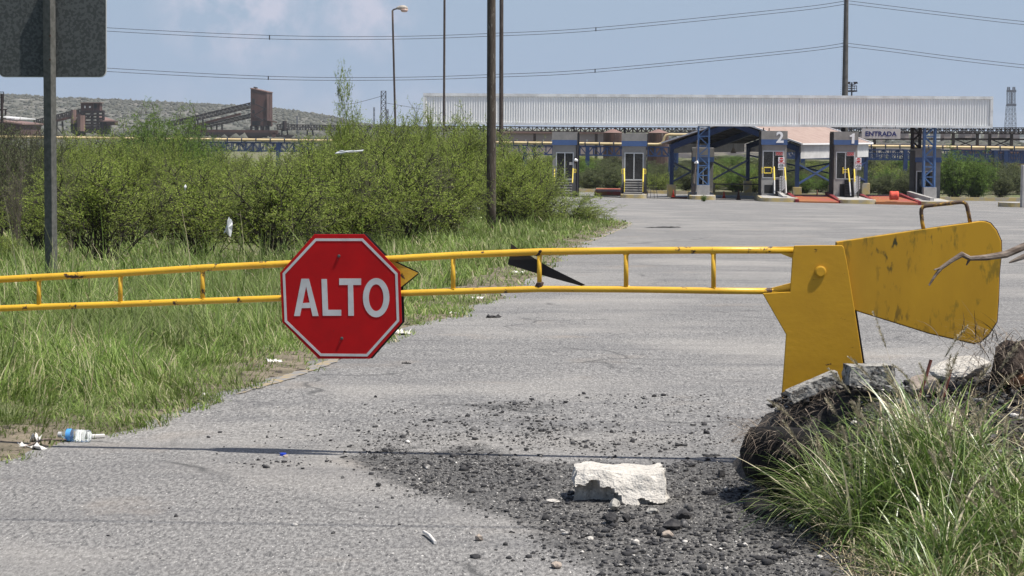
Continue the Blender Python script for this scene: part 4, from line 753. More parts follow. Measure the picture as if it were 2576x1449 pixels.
for o_, xa, ya in ((bD, 1950.5, 381.5), (bE, 2129.5, 382.5)):
    mb = MB(); pbox(mb, xa, xa + 20, ya, ya + 10, -.5, -.485); nb = mb.build('window_notice', m_signw, o_)
    mb = MB(); pbox(mb, xa + 1, xa + 19, ya + .8, ya + 2.4, -.51, -.502); mb.build('notice_header', m_sred, nb)
    for k in range(3):
        c_ = pp(xa + 4.5 + k * 5.5, ya + 6, -.505); mb = MB(); pts = [c_ + Vector((math.cos(t_) * .075, 0, math.sin(t_) * .075)) for t_ in np.linspace(0, 6.283, 13)]; mb.tube(pts, .014, 4, False); mb.tube([c_ + Vector((-.05, 0, .05)), c_ + Vector((.05, 0, -.05))], .013, 4); mb.build('prohibition_symbol', m_sred, nb)
# roof hardware above the booths
for x, y0_, y1_, w_, lb in ((1444, 318, 331, 2, 'left end booth'), (1572, 320, 335, 2.4, 'booth with the wide stair'), (1921, 321, 329, 1.2, 'the booth marked two at its left corner'), (1935, 322, 329, 1.0, 'the booth marked two, at its middle'), (2122, 322, 331, 5, 'the booth nearest the ENTRADA board')):
    mb = MB(); pbox(mb, x - w_, x + w_, y0_, y1_, .8, 1.0); solo(mb, 'hanger_post', m_dkst, 'dark hanger from the canopy to ' + lb, 'hanger')
# hanging entrance sign
es = thing('hanging_sign', 'white hanging board reading ENTRADA in navy capitals', 'sign', pp(2216, 349, -.02)); mb = MB(); pbox(mb, 2168, 2265.4, 323.5, 348.8, -.10, -.02); mb.build('board', m_signw, es)
uc, zc = uz(2215.8, 337.3, -.11); text('ENTRADA', .475, 'lettering', m_navy, es, lambda x, y, z: PW(uc + x, -.112 - z, zc + y), .014, 1.03)
for x in (2180, 2253): mb = MB(); mb.beam(pp(x, 318, -.03), pp(x, 325, -.03), .06); mb.build('hanger', m_dkst, es)
# stop signs on posts and striped boards
def small_sign(label, x0, x1, y0, y1, yb, v):
    xm = (x0 + x1) / 2; o = thing('stop_sign', label, 'sign', pp(xm, yb, v), 'small white signs in front of the numbered booths'); mb = MB(); pbox(mb, x0, x1, y0, y1, v - .02, v); mb.build('panel', m_gwhite, o)
    mb = MB(); mb.tube([pp(xm, yb, v + .04), pp(xm, y0 + 2, v + .04)], .03, 6); mb.build('post', m_galp, o)
    uc, zc = uz(xm, y0 + 6.5, v); mb = MB(); P_ = [PW(uc + .165 * math.cos(R(22.5 + 45 * k)), v - .03, zc + .165 * math.sin(R(22.5 + 45 * k))) for k in range(8)][::-1]; mb.prism(P_, [p + ey * .008 for p in P_]); mb.build('octagon', m_sred, o)
    text('ALTO', .13, 'octagon_lettering', m_gwhite, o, lambda x, y, z: PW(uc + x, v - .036 - z * .3, zc + y), .004)
    for s_, yy_, sz, m_ in (('TOTAL', y0 + 14.5, .15, m_sred), ('ANTES', y0 + 19.2, .10, m_sblk), ('DE SUBIR', y0 + 22.2, .095, m_sblk), ('A LA', y0 + 25.2, .095, m_sblk), ('BASCULA', y0 + 28.6, .115, m_sblk)):
        z_ = uz(xm, yy_, v)[1]; text(s_, sz, 'lettering', m_, o, lambda x, y, z: PW(uc + x, v - .026 - z * .3, z_ + y), .004, .92)
    return o
small_sign('small white ALTO TOTAL sign before the booth left of the pink roof', 1958, 1973.5, 395.3, 427.3, 498, -2.6); small_sign('small white ALTO TOTAL sign before the booth nearest the ENTRADA board', 2152.3, 2167, 396.5, 427.5, 502, -2.6)
for x0, x1, y0, y1, lb in ((1962, 1974, 443, 486, 'diagonally striped board before the booth left of the pink roof'), (2152, 2163.5, 444.5, 487, 'diagonally striped board before the booth nearest the ENTRADA board')):
    v = -2.3; o = thing('hazard_board', lb, 'hazard board', pp((x0 + x1) / 2, y1 + 9, v)); u0, z1 = uz(x0, y0, v); u1, z0 = uz(x1, y1, v); mb = MB(); mb.box(u0, u1, v, v + .03, z0, z1, PW); mb.build('board', m_sblk, o); mb = MB(); h_ = .095; s_ = .40
    k = -s_
    while k < z1 - z0:
        a, b_ = z0 + k, z0 + k + s_
        P_ = [(u0, a), (u1, b_), (u1, b_ + h_), (u0, a + h_)]; P_ = [(p[0], min(max(p[1], z0), z1)) for p in P_]
        if P_[1][1] > z0 and P_[3][1] > z0 and P_[0][1] < z1 - .02: mb.prism([PW(a_, v - .008, c_) for a_, c_ in P_], [PW(a_, v - .002, c_) for a_, c_ in P_])
        k += .19
    mb.build('stripes', m_gwhite, o); mb = MB(); mb.beam(PW((u0 + u1) / 2, v + .05, z0 - .32), PW((u0 + u1) / 2, v + .05, z0 + .2), .05); mb.build('post', m_galp, o)
# traffic islands
def island(label, x0, x1, v, length=11, h=.26):
    xm = (x0 + x1) / 2; p = pp(xm, 500, v); p.z = gz(p.x, p.y); u0, u1 = uz(x0, yb, v)[0], uz(x1, yb, v)[0]; z0 = p.z; r_ = (u1 - u0) * .28; P_ = []
    for k in range(7): a = R(180 + 15 * k); P_.append((u0 + r_ + r_ * math.cos(a), v + r_ + r_ * math.sin(a)))
    for k in range(7): a = R(270 + 15 * k); P_.append((u1 - r_ + r_ * math.cos(a), v + r_ + r_ * math.sin(a)))
    P_ += [(u1, v + length), (u0, v + length)]; o = thing('traffic_island', label, 'kerb island', PW((u0 + u1) / 2, v + 1, z0), 'kerbed islands under the toll booths'); mb = MB(); mb.prism([PW(a, b_, z0 + h) for a, b_ in P_], [PW(a, b_, z0 - .3) for a, b_ in P_]); mb.build('kerb', m_kerb, o)
    cu, cv = (u0 + u1) / 2, v + length / 2; I = [(cu + (a - cu) * .86, cv + (b_ - cv) * .96) for a, b_ in P_]; mb = MB(); mb.prism([PW(a, b_, z0 + h + .012) for a, b_ in I], [PW(a, b_, z0 + h - .05) for a, b_ in I]); mb.build('top_slab', m_pav, o); return o
island('yellow kerbed island under the booth with the wide stair', 1561, 1626, -3.0); island('yellow kerbed island under the left lattice column', 1735, 1801, -2.2); island('yellow kerbed island under booth 2', 1914, 2009, -6.5); island('yellow kerbed island under booth 1', 2114, 2207, -7.5); island('yellow kerbed island under the right lattice column', 2311, 2400, -6.5)
island('island end with a pale sloped nose at the right edge of the lane', 2520, 2640, -6, 1.6, .3)
# weighing platforms between the booths
def deck(label, f0, f1, b0, b1, vf, vb, mt=m_orange, th=.35):
    P_ = [pp(*f0, vf), pp(*f1, vf), pp(*b1, vb), pp(*b0, vb)]; mb = MB(); mb.prism(P_, [p - Vector((0, 0, th)) for p in P_]); return solo(mb, 'weighing_platform', mt, label, 'platform', None, 'orange weighing platforms in the lanes')
deck('orange and red weighing platform between booth 2 and booth 1', (2010, 506), (2110, 508), (1990, 489.5), (2090, 489.5), -7.5, 3.5); deck('orange and red weighing platform right of booth 1', (2204, 507.5), (2310, 509.5), (2178, 489), (2264, 489), -7.5, 3.5)
deck('raised red edged platform left of the booth with the wide stair', (1496, 481), (1566, 482.5), (1500, 473.5), (1570, 474), 2, 10, m_orange, .25)
mb = MB(); pbox(mb, 1495, 1566, 483, 493, 2.2, 9.6); solo(mb, 'gap_shade', m_black, 'black block painting the shade under the raised red edged platform', 'shade_block')  # solid black block added for the shade in the gap below the deck
for a, b_, lb in (((2006, 502), (1981, 482), 'right of booth 2'), ((2115, 505), (2080, 482), 'left of booth 1'), ((2199, 504), (2160, 484.5), 'right of booth 1'), ((2313, 506.5), (2254, 482), 'left of the right lattice column')):
    mb = MB(); p, q_ = pp(*a, -7), pp(*b_, 2.5); mb.prism([p + ex * -.13, p + ex * .13, q_ + ex * .13, q_ + ex * -.13], [p + ex * -.13 - Vector((0, 0, .3)), p + ex * .13 - Vector((0, 0, .3)), q_ + ex * .13 - Vector((0, 0, .3)), q_ + ex * -.13 - Vector((0, 0, .3))]); solo(mb, 'steel_guide', m_redst, 'dark red steel guide channel ' + lb, 'guide rail', None, 'dark red guide channels along the platforms')
for a, b_, lb in (((1997 - 22, 499), (1959 - 2, 484), 'pale concrete ramp beam at the foot of booth 2'), ((2345, 503), (2286, 486), 'pale concrete ramp beam left of the low booth')): mb = MB(); mb.beam(pp(*a, -5), pp(*b_, -1), .28); solo(mb, 'ramp_beam', m_pav, lb, 'concrete beam')
# cones, barrel and bits
def cone(label, x, yb, h, mt):
    p = G(x, yb); s_ = h / (F / p.y); o = thing('traffic_cone', label, 'traffic cone', p, 'traffic cones in the toll lanes'); mb = MB(); mb.box(p.x - .17, p.x + .17, p.y - .17, p.y + .17, p.z, p.z + .04); mb.build('base', mt, o)
    mb = MB(); mb.tube([p + Vector((0, 0, .04)), p + Vector((0, 0, s_ * .9)), p + Vector((0, 0, s_))], [.135, .03, .025], 14); mb.build('body', mt, o, True)
cone('bright orange cone left of the shed post', 1693.5, 498, 20, m_cone); cone('bright orange cone between the two middle islands', 1821, 499, 19, m_cone); cone('faded brown tall cone in front of the yellow shed pedestal', 1857.5, 502.5, 27, m_coned); cone('faded brown cone in front of the platform between booths 2 and 1', 2055.5, 506, 28, m_coned)
bpz = G(2250, 505); br = thing('drum', 'bright red plastic drum lying on the platform right of booth 1', 'drum', pp(2249, 504, -7.2)); mb = MB(); k_ = .33; c_ = Vector(br.location) + Vector((0, 0, .33)); mb.tube([c_ + ex * (a - .31) for a in (0, .02, .16, .2, .42, .46, .60, .62)], [.24, .30, .31, .295, .295, .31, .30, .24], 18); mb.build('shell', m_cone, br, True)
mb = MB(); p = G(1712, 500); mb.box(p.x - .7, p.x + .5, p.y, p.y + .3, p.z, p.z + .12); solo(mb, 'fallen_bracket', m_coned, 'fallen rusty bracket beside the left orange cone', 'debris', bevel=.03)
for x, y, w_, lb in ((1623, 488, .9, 'wire stand frame beside the booth with the wide stair'),):
    if w_: p = G(1641, 499); mb = MB(); [mb.beam(p + Vector((dx, 0, 0)), p + Vector((dx * .6, .2, .95)), .03) for dx in (-.4, -.15, .15, .4)]; mb.beam(p + Vector((-.25, .2, .95)), p + Vector((.25, .2, .95)), .03); mb.beam(p + Vector((-.36, .1, .4)), p + Vector((.36, .1, .4)), .03); solo(mb, 'wire_stand', m_dkst, lb, 'stand')
p0, p1 = pp(1797, 463, 1.5), pp(1910, 463.5, 1.5); mb = MB(); mb.tube([p0, p1], .05, 6); solo(mb, 'lane_bar', m_dkst, 'thin dark bar closing the lane between the left column and booth 2', 'bar', p0)
ar = thing('raised_boom', 'raised wooden boom arm beside the left lattice column', 'boom', pp(1748, 470, -.2)); mb = MB(); mb.tube([pp(1744.5, 467, -.2), pp(1751, 408, -.2), pp(1754, 352, -.2)], [.07, .05, .03], 6); mb.build('boom', m_wood, ar); mb = MB(); pbox(mb, 1740, 1750, 462, 494, -.3, .1); mb.build('housing', m_dkst, ar)
mb = MB(); mb.tube([pp(1747, 410, -.5), pp(1755, 407.5, -.6)], [.05, .11], 10); solo(mb, 'camera', m_gwhite, 'small white security camera on the left lattice column', 'camera')
mb = MB(); mb.tube([pp(1447, 402, -.7), pp(1453, 404, -.8)], [.12, .07], 10); solo(mb, 'camera', m_gwhite, 'small white security camera on the left end booth', 'camera')
# rear kerb of the plaza and far right pillar
mb = MB(); pts = [(-30, 187.2), (-5, 187.2), (20, 186.6), (38, 186), (70, 185)]
for (a, b_), (c_, d_) in zip(pts[:-1], pts[1:]): mb.prism([Vector((a, b_, gz(a, b_) + .28)), Vector((c_, d_, gz(c_, d_) + .28)), Vector((c_, d_ + .3, gz(c_, d_) + .28)), Vector((a, b_ + .3, gz(a, b_) + .28))], [Vector((a, b_, gz(a, b_) - .2)), Vector((c_, d_, gz(c_, d_) - .2)), Vector((c_, d_ + .3, gz(c_, d_) - .2)), Vector((a, b_ + .3, gz(a, b_) - .2))])
tag(mb.build('kerb', m_kerb), 'long yellow kerb at the back of the toll plaza', 'kerb', kind='structure')
mb = MB(); p = at(2580, 440, 150); z_ = gz(p.x, 150); mb.box(p.x - .2, p.x + .5, 150, 150.6, z_, z_ + 2.9); solo(mb, 'concrete_pillar', m_pav, 'pale concrete pillar cut by the right edge of the frame', 'pillar', bevel=.02)
# open shed behind the booths
a0 = at(2011, 359.6, 168); er = Vector((7.5, 14, 0)).normalized(); el = Vector((-14, 7.5, 0)).normalized(); zE = .52; WS, LS = 10.8, 15.9
def SH(a, b_, z): return Vector((a0.x, a0.y, 0)) + el * a + er * b_ + Vector((0, 0, z))    # a across from right eave, b back along the ridge
gz0 = gz(a0.x, 172); sh = thing('open_shed', 'open sided shed with pinkish gabled roof and blue steel frame behind the booths', 'shed', SH(WS / 2, LS / 2, gz0)); rise = 1.75; zR = zE + rise
for s_ in (0, 1):
    A = [SH(-.25, -.3, zE - .08), SH(WS / 2, -.3, zR), SH(WS / 2, LS + .3, zR), SH(-.25, LS + .3, zE - .08)] if not s_ else [SH(WS / 2, -.3, zR), SH(WS + .6, -.3, zE - .14), SH(WS + .6, LS + .3, zE - .14), SH(WS / 2, LS + .3, zR)]
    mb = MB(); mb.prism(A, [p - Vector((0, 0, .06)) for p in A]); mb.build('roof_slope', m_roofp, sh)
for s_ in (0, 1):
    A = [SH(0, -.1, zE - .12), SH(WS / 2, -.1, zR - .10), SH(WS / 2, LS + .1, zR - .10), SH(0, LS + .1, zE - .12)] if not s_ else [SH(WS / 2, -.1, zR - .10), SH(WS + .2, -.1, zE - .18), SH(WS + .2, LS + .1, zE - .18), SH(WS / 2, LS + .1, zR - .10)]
    ml = MB(); ml.prism(A, [p - Vector((0, 0, .03)) for p in A]); ml.build('roof_shade_sheet', m_soffit, sh)  # near-black sheet added below each slope, paints the shade under the roof
mb = MB()
for b_ in (-.34, LS + .34): mb.beam(SH(-.3, b_, zE - .06), SH(WS / 2, b_, zR + .02), .12); mb.beam(SH(WS / 2, b_, zR + .02), SH(WS + .6, b_, zE - .1), .10)
mb.beam(SH(-.32, -.3, zE - .08), SH(-.32, LS + .3, zE - .08), .12); mb.build('edge_flashing', m_gwhite, sh)
for b_ in (0, LS / 2, LS):
    mb = MB(); mb.beam(SH(.1, b_, zE - .45), SH(WS / 2, b_, zR - .35), .42); mb.beam(SH(WS / 2, b_, zR - .35), SH(WS - .1, b_, zE - .45), .42); mb.build('rafter', m_blue, sh)
    for a in (.15, WS - .15):
        mb = MB(); mb.beam(SH(a, b_, gz0 + 1.1), SH(a, b_, zE - .25), .30); mb.build('column', m_blue, sh); mb = MB(); c_ = SH(a, b_, 0); mb.box(c_.x - .33, c_.x + .33, c_.y - .33, c_.y + .33, gz0 - .5, gz0 + 1.12); mb.build('pedestal', m_kerb, sh, bevel=.02)
mb = MB()
for k in range(1, 7):
    for sd_ in (0, 1): a = k / 7 * WS / 2; a = a if not sd_ else WS - a; z_ = zE + rise * (k / 7) - .18; mb.beam(SH(a, 0, z_), SH(a, LS, z_), .10)
mb.build('purlins', m_dkst, sh)
mb = MB()
for b0, b1 in ((0, LS / 2), (LS / 2, LS)):
    for a in (.15, WS - .15): mb.beam(SH(a, b0, gz0 + 1.3), SH(a, b1, zE - 1.6), .12); mb.beam(SH(a, b1, gz0 + 1.3), SH(a, b0, zE - 1.6), .12)
mb.beam(SH(.3, LS, gz0 + 1.3), SH(WS - .3, LS, zE - 1.2), .12); mb.beam(SH(WS - .3, LS, gz0 + 1.3), SH(.3, LS, zE - 1.2), .12); mb.build('brace', m_blue, sh)
def sheet(mb, A, B, z0, z1, per=.2):
    n_ = int((B - A).length / per); d = (B - A) / n_; nr = d.cross(Vector((0, 0, 1))).normalized() * .04; T_ = []
    for i in range(n_ + 1): T_.append(A + d * i + (nr if i % 2 else -nr))
    for i in range(n_): mb.quad(T_[i] + Vector((0, 0, z0)), T_[i + 1] + Vector((0, 0, z0)), T_[i + 1] + Vector((0, 0, z1)), T_[i] + Vector((0, 0, z1)))
mb = MB(); sheet(mb, SH(-.12, 0.1, 0), SH(-.12, LS - .1, 0), zE - 1.2, zE - .12); mb.build('side_cladding', m_whites, sh)
mb = MB(); sheet(mb, SH(.2, LS + .1, 0), SH(WS - .2, LS + .1, 0), zE - .9, zE - .1); mb.build('gable_cladding', m_whites, sh); mb = MB(); sheet(mb, SH(WS + .12, 0.1, 0), SH(WS + .12, LS - .1, 0), zE - .9, zE - .15); mb.build('gable_cladding', m_whites, sh)
for a, b_ in ((3.2, 4), (5.6, 9), (7.5, 5)): mb = MB(); c_ = SH(a, b_, zE - .1); mb.tube([c_, c_ - Vector((0, 0, .35))], .02, 5); mb.tube([c_ - Vector((0, 0, .35)), c_ - Vector((0, 0, .55)), c_ - Vector((0, 0, .8))], [.06, .12, .24], 12); mb.build('bay_light', m_lamp, sh)
# ================================================================ SHRUBS AND TREES
def frame(d):                                                     # two unit vectors square to d
    h = np.where(np.abs(d[:, 2:3]) < .9, np.array([[0, 0, 1.0]]), np.array([[1.0, 0, 0]])); a = np.cross(d, h); a /= np.linalg.norm(a, axis=1)[:, None] + 1e-9; return a, np.cross(d, a)
def npt(P0, P1, r0_, r1_):                                         # three-sided tapering sticks
    d = P1 - P0; d = d / (np.linalg.norm(d, axis=1)[:, None] + 1e-9); a, b_ = frame(d); V = []
    for P_, r_ in ((P0, r0_), (P1, r1_)):
        for k in range(3): t_ = 2.094 * k; V.append(P_ + (a * math.cos(t_) + b_ * math.sin(t_)) * r_[:, None])
    V = np.stack(V, 1).reshape(-1, 3); i = np.arange(len(P0))[:, None] * 6; Fa = np.concatenate([np.stack([i[:, 0] + k, i[:, 0] + (k + 1) % 3, i[:, 0] + 3 + (k + 1) % 3, i[:, 0] + 3 + k], 1) for k in range(3)]); return V, Fa
def shrub_mesh(seed, nst=30, nbr=12, ntw=6, nlf=9, spread=50, lo=.3, leafs=1.0, stemr=.007, droop=.35, top=1.0):
    r_ = np.random.default_rng(seed); K = 8
    ph = r_.uniform(0, 6.283, nst); th = np.radians(spread) * r_.random(nst) ** .8; L_ = r_.uniform(.7, 1.08, nst) * (1 - .12 * th) * top; P = np.zeros((nst, K + 1, 3)); P[:, 0, 0] = r_.normal(0, .07, nst); P[:, 0, 1] = r_.normal(0, .07, nst); P[:, 0, 2] = -.03
    wob = r_.normal(0, .12, (nst, K))
    for k in range(K): t_ = th * (.55 + .75 * k / K) + wob[:, k] * .6; q = ph + wob[:, k] * 1.5; P[:, k + 1] = P[:, k] + (L_ / K)[:, None] * np.stack([np.sin(t_) * np.cos(q), np.sin(t_) * np.sin(q), np.cos(t_)], 1)
    rad = stemr * r_.uniform(.6, 1.4, nst)[:, None] * np.linspace(1, .22, K + 1)[None]
    SV, SF = npt(P[:, :-1].reshape(-1, 3), P[:, 1:].reshape(-1, 3), rad[:, :-1].ravel(), rad[:, 1:].ravel())
    n = nst * nbr; si = np.repeat(np.arange(nst), nbr); t_ = (lo + (1 - lo) * r_.random(n) ** .8) * K * .999; i = t_.astype(int); f_ = (t_ - i)[:, None]; B0 = P[si, i] * (1 - f_) + P[si, i + 1] * f_; d = P[si, i + 1] - P[si, i]; d /= np.linalg.norm(d, axis=1)[:, None]
    v = r_.normal(0, 1, (n, 3)); v[:, 2] *= .5; v -= d * (v * d).sum(1)[:, None]; v /= np.linalg.norm(v, axis=1)[:, None]; bd = d * .75 + v * r_.uniform(.5, 1.2, n)[:, None]; bd /= np.linalg.norm(bd, axis=1)[:, None]; bl = r_.uniform(.12, .32, n) * (1.15 - .5 * t_ / K)
    B1 = B0 + bd * (bl * .55)[:, None]; bd2 = bd + np.array([0, 0, -droop]) * r_.random(n)[:, None] + r_.normal(0, .15, (n, 3)); bd2 /= np.linalg.norm(bd2, axis=1)[:, None]; B2 = B1 + bd2 * (bl * .5)[:, None]
    for a, b_, c_, e_ in ((B0, B1, .4, .3), (B1, B2, .3, .15)): v1, f1 = npt(a, b_, np.full(n, stemr * c_), np.full(n, stemr * e_)); SF = np.concatenate([SF, f1 + len(SV)]); SV = np.concatenate([SV, v1])
    m_ = n * ntw; bi = np.repeat(np.arange(n), ntw); u = r_.uniform(.15, 1, m_)[:, None]; T0 = np.where(u < .55, B0[bi] + (B1[bi] - B0[bi]) * u / .55, B1[bi] + (B2[bi] - B1[bi]) * (u - .55) / .45); td = bd2[bi] * .6 + r_.normal(0, .55, (m_, 3)) * np.array([1, 1, .55]); td /= np.linalg.norm(td, axis=1)[:, None]; tl = r_.uniform(.04, .11, m_)
    l = m_ * nlf; ti = np.repeat(np.arange(m_), nlf); u = r_.random(l)[:, None]; C0 = T0[ti] + td[ti] * tl[ti][:, None] * u; ld = r_.normal(0, 1, (l, 3)) * np.array([1, 1, .6]) + td[ti] * .5; ld /= np.linalg.norm(ld, axis=1)[:, None]; ll = r_.uniform(.009, .020, l)[:, None] * leafs; up_ = r_.normal(0, .45, (l, 3)) + np.array([0, 0, 1]); sd = np.cross(ld, up_); sd /= np.linalg.norm(sd, axis=1)[:, None] + 1e-9; lw = ll * .24
    V = np.stack([C0, C0 + ld * ll * .5 + sd * lw, C0 + ld * ll, C0 + ld * ll * .5 - sd * lw], 1).reshape(-1, 3); return SV, SF, V, np.arange(l * 4).reshape(-1, 4)
PROTO = {}; m_twig = mat('grey_twig', (.15, .125, .105), (.09, .075, .06), 8)
for key, ml, kw in (('fan', m_leaf, dict(seed=1, nst=40, nbr=19, spread=62, lo=.36, ntw=5, nlf=7, leafs=1.1, stemr=.0085)), ('fan2', m_leaf, dict(seed=2, nst=36, nbr=19, spread=68, lo=.32, ntw=5, nlf=7, leafs=1.1, stemr=.0085)), ('dense', m_leaf, dict(seed=3, nst=44, nbr=19, spread=72, lo=.14, ntw=6, nlf=8, leafs=1.05, stemr=.008)),
                    ('dense2', m_leaf, dict(seed=4, nst=44, nbr=16, spread=55, lo=.25, ntw=7, nlf=8, leafs=1.1)), ('bright', m_leafb, dict(seed=5, nst=44, nbr=18, spread=60, lo=.15, ntw=7, nlf=9, leafs=1.0, droop=.8)), ('twiggy', m_leafd, dict(seed=6, nst=30, nbr=13, spread=50, lo=.3, ntw=4, nlf=5, leafs=1.1)),
                    ('olive', m_leafd, dict(seed=7, nst=40, nbr=16, spread=65, lo=.12, ntw=6, nlf=8, leafs=1.6)), ('round', m_leafb, dict(seed=8, nst=46, nbr=18, spread=70, lo=.08, ntw=7, nlf=8, leafs=1.5, droop=.6)), ('low', m_leaf, dict(seed=9, nst=26, nbr=14, spread=80, lo=.3, ntw=6, nlf=9, leafs=1.2)), ('bare', m_leafd, dict(seed=21, nst=16, nbr=22, spread=48, lo=.25, ntw=5, nlf=1, leafs=.9, stemr=.006)), ('sprig', m_leaf, dict(seed=12, nst=9, nbr=18, spread=24, lo=.25, ntw=6, nlf=10, leafs=1.3, stemr=.005))):
    SV, SF, LV, LF = shrub_mesh(**kw); a = npm('stems', SV, SF, m_twig if key == 'bare' else m_stem); b_ = npm('foliage', LV, LF, ml); PROTO[key] = (a.data, b_.data); bpy.data.objects.remove(a); bpy.data.objects.remove(b_)
def shrub(key, X, Y, h, wd, label, rot=0, name='shrub', group='green thorny shrubs along the verge', lean=0):
    o = bpy.data.objects.new(name, None); C.objects.link(o); o.location = (X, Y, gz(X, Y) - .03); o.rotation_euler = (0, lean, rot); o.scale = (wd, wd, h); tag(o, label, 'shrub', group)
    for nm, me in zip(('trunk', 'crown'), PROTO[key]): c_ = bpy.data.objects.new(nm, me); C.objects.link(c_); c_.parent = o
    return o
def sh_px(key, x, yt, Y, wpx, label, rot=0, **k):                # by picture column, top row and distance
    p = at(x, yt, Y); h = p.z - gz(p.x, Y); return shrub(key, p.x, Y, h, wpx / (F / Y) / 1.25, label, rot, **k)
FR = [('fan', 262, 366, 31, 380, 'fan shaped shrub with many bare dark stems, right of the left sign post', .3), ('fan2', 95, 420, 36, 230, 'loose shrub behind the left sign post', 1.2), ('low', 12, 575, 29, 120, 'small low shrub in the grass at the left edge', 2.0),
      ('fan2', 500, 390, 32.5, 330, 'rounded shrub between the fan shaped shrub and the stop sign', 2.4), ('fan', 690, 372, 31, 380, 'wide shrub with a white bag caught in its branches', .9), ('dense', 850, 350, 33.5, 330, 'tall dense shrub directly above the stop sign', 1.7), ('fan2', 1010, 330, 37, 330, 'tall leafy shrub just right of the stop sign', 3.3),
      ('dense', 1105, 338, 42, 250, 'dense shrub in front of the canopy left end', 4.2), ('fan', 1285, 395, 52, 240, 'leaning thin shrub around the thick utility pole', 5.0), ('low', 1335, 425, 56, 260, 'spreading shrub reaching toward the left end booth', 2.6), ('low', 1425, 470, 60, 220, 'low arching shrub in front of the left end booth', .5), ('low', 1485, 512, 62, 130, 'last low shrub at the grass tip beside the plaza', 3.9)]
for key, x, yt, Y, wpx, lb, rot in FR: sh_px(key, x, yt, Y, wpx, lb, rot)
sh_px('sprig', 868, 205, 43, 120, 'tall feathery sprig standing above the other shrubs', .6)
sh_px('sprig', 1085, 288, 52, 60, 'small feathery sprig above the canopy left end', 2.6)
r_ = random.Random(5)
for x, yt, Y, w_, lb in ((40, 345, 33, 150, 'half bare grey twiggy bush left of the sign post'), (175, 372, 34, 120, 'half bare grey twiggy bush just right of the sign post'), (430, 360, 33, 130, 'half bare grey twiggy bush right of the fan shaped shrub'), (605, 380, 33.5, 110, 'half bare grey twiggy bush above the white bag'), (925, 345, 34, 120, 'half bare grey twiggy bush above the right of the stop sign'), (1090, 340, 40, 130, 'half bare grey twiggy bush left of the thick pole')): sh_px('bare', x, yt, Y, w_, lb, x * .1)
TOPS = [(-300, 330), (0, 318), (100, 330), (170, 338), (250, 345), (300, 322), (400, 298), (470, 312), (520, 372), (620, 398), (740, 372), (800, 338), (900, 308), (1000, 296), (1120, 294), (1200, 312), (1280, 342), (1360, 392), (1440, 448), (1500, 515)]
for row, (Y, step, off_) in enumerate(((40, 105, 10), (47, 100, 60), (55, 98, 20), (66, 90, 50), (84, 85, 20))):
    x = -230 + off_
    while x < (1330, 1370, 1430, 1380, 1300)[row]:
        if Y < 49 and 1130 < x < 1340: x += step; continue
        t_ = float(np.interp(x, [a for a, b_ in TOPS], [b_ for a, b_ in TOPS])) + (40, 14, -6, -10, -6)[row] + r_.uniform(-16, 20)
        key = r_.choice(['dense', 'dense2', 'fan2', 'dense2']); lb = 'green thorny shrub packed in the thicket behind the front row'
        if x < 160: key = 'twiggy'; lb = 'dull twiggy shrub in the thicket at the far left'
        if row >= 2 and 290 < x < 480: key = 'bright'; lb = 'brighter green shrub rising in the thicket below the conveyor'
        if x > 1180: key = 'low' if r_.random() < .5 else 'dense'
        sh_px(key, x + r_.uniform(-15, 15), t_, Y + r_.uniform(-2.5, 2.5), r_.uniform(170, 230), lb, r_.uniform(0, 6), group='green thorny shrubs in the thicket: ' + lb.split(' ')[0]); x += step
# scrub behind the plaza
BT = [(1250, 400), (1460, 398), (1560, 392), (1630, 400), (1640, 412), (1740, 398), (1860, 400), (1960, 400), (2080, 402), (2180, 405), (2280, 402), (2360, 392), (2520, 400), (2640, 412)]
for row, (Y, step) in enumerate(((194, 62), (206, 58), (222, 64), (250, 58), (292, 54), (340, 50))):
    x = 1230 + row * 22
    while x < 2900:
        if not (row == 0 and 2330 < x < 2500):
            t_ = float(np.interp(x, [a for a, b_ in BT], [b_ for a, b_ in BT])) + (26, 12, 0, 2, -4, -8)[row] + r_.uniform(-6, 14); key = r_.choice(['olive', 'olive', 'round', 'dense']); lb = {'olive': 'olive grey scrub tree beyond the rear kerb of the plaza', 'round': 'fresh green scrub tree beyond the rear kerb of the plaza', 'dense': 'fine leaved scrub tree beyond the rear kerb of the plaza'}[key]
            sh_px(key, x + r_.uniform(-14, 14), t_, Y + r_.uniform(-3, 3), r_.uniform(80, 115), lb, r_.uniform(0, 6), group='scrub trees beyond the plaza: ' + lb.split(' ')[0])
        x += step
sh_px('round', 2405, 372, 190, 120, 'large dark green tree right of the low booth, left half', 1.0, group='large trees right of the low booth'); sh_px('round', 2455, 384, 191, 110, 'large dark green tree right of the low booth, right half', 3.0, group='large trees right of the low booth')
p = G(1771, 507); o = shrub('round', p.x, p.y, .48, .36, 'bright weed tuft growing in front of the left lattice column island', .4, 'weed_tuft', 'weeds in the plaza')
# bags caught in the thicket
def bag(px, Y, label, sd):
    r_ = random.Random(sd); P_ = [at(x, y, Y) for x, y in px]; mb = MB(); c_ = sum(P_, Vector()) / len(P_); n_ = len(P_)
    for i in range(n_):
        a, b_ = P_[i], P_[(i + 1) % n_]; m1 = a.lerp(b_, .5) + Vector((0, r_.uniform(-.05, .05), 0)); k = c_ + Vector((0, -.05, 0)); mb.quad(a, m1, k); mb.quad(m1, b_, k)
    o = solo(mb, 'plastic_bag', m_bag, label, 'plastic bag'); o.modifiers.new('s', 'SOLIDIFY').thickness = .004
bag([(576, 546), (582, 552), (585, 565), (580, 596), (574, 590), (568, 583), (563, 587), (569, 572), (572, 558)], 29.6, 'torn white plastic bag hanging in the shrub above the grass', 1)
bag([(843, 386), (856, 378), (868, 380), (915, 377), (912, 381), (870, 384), (856, 388)], 33, 'long torn strip of clear plastic high in the thicket', 2)
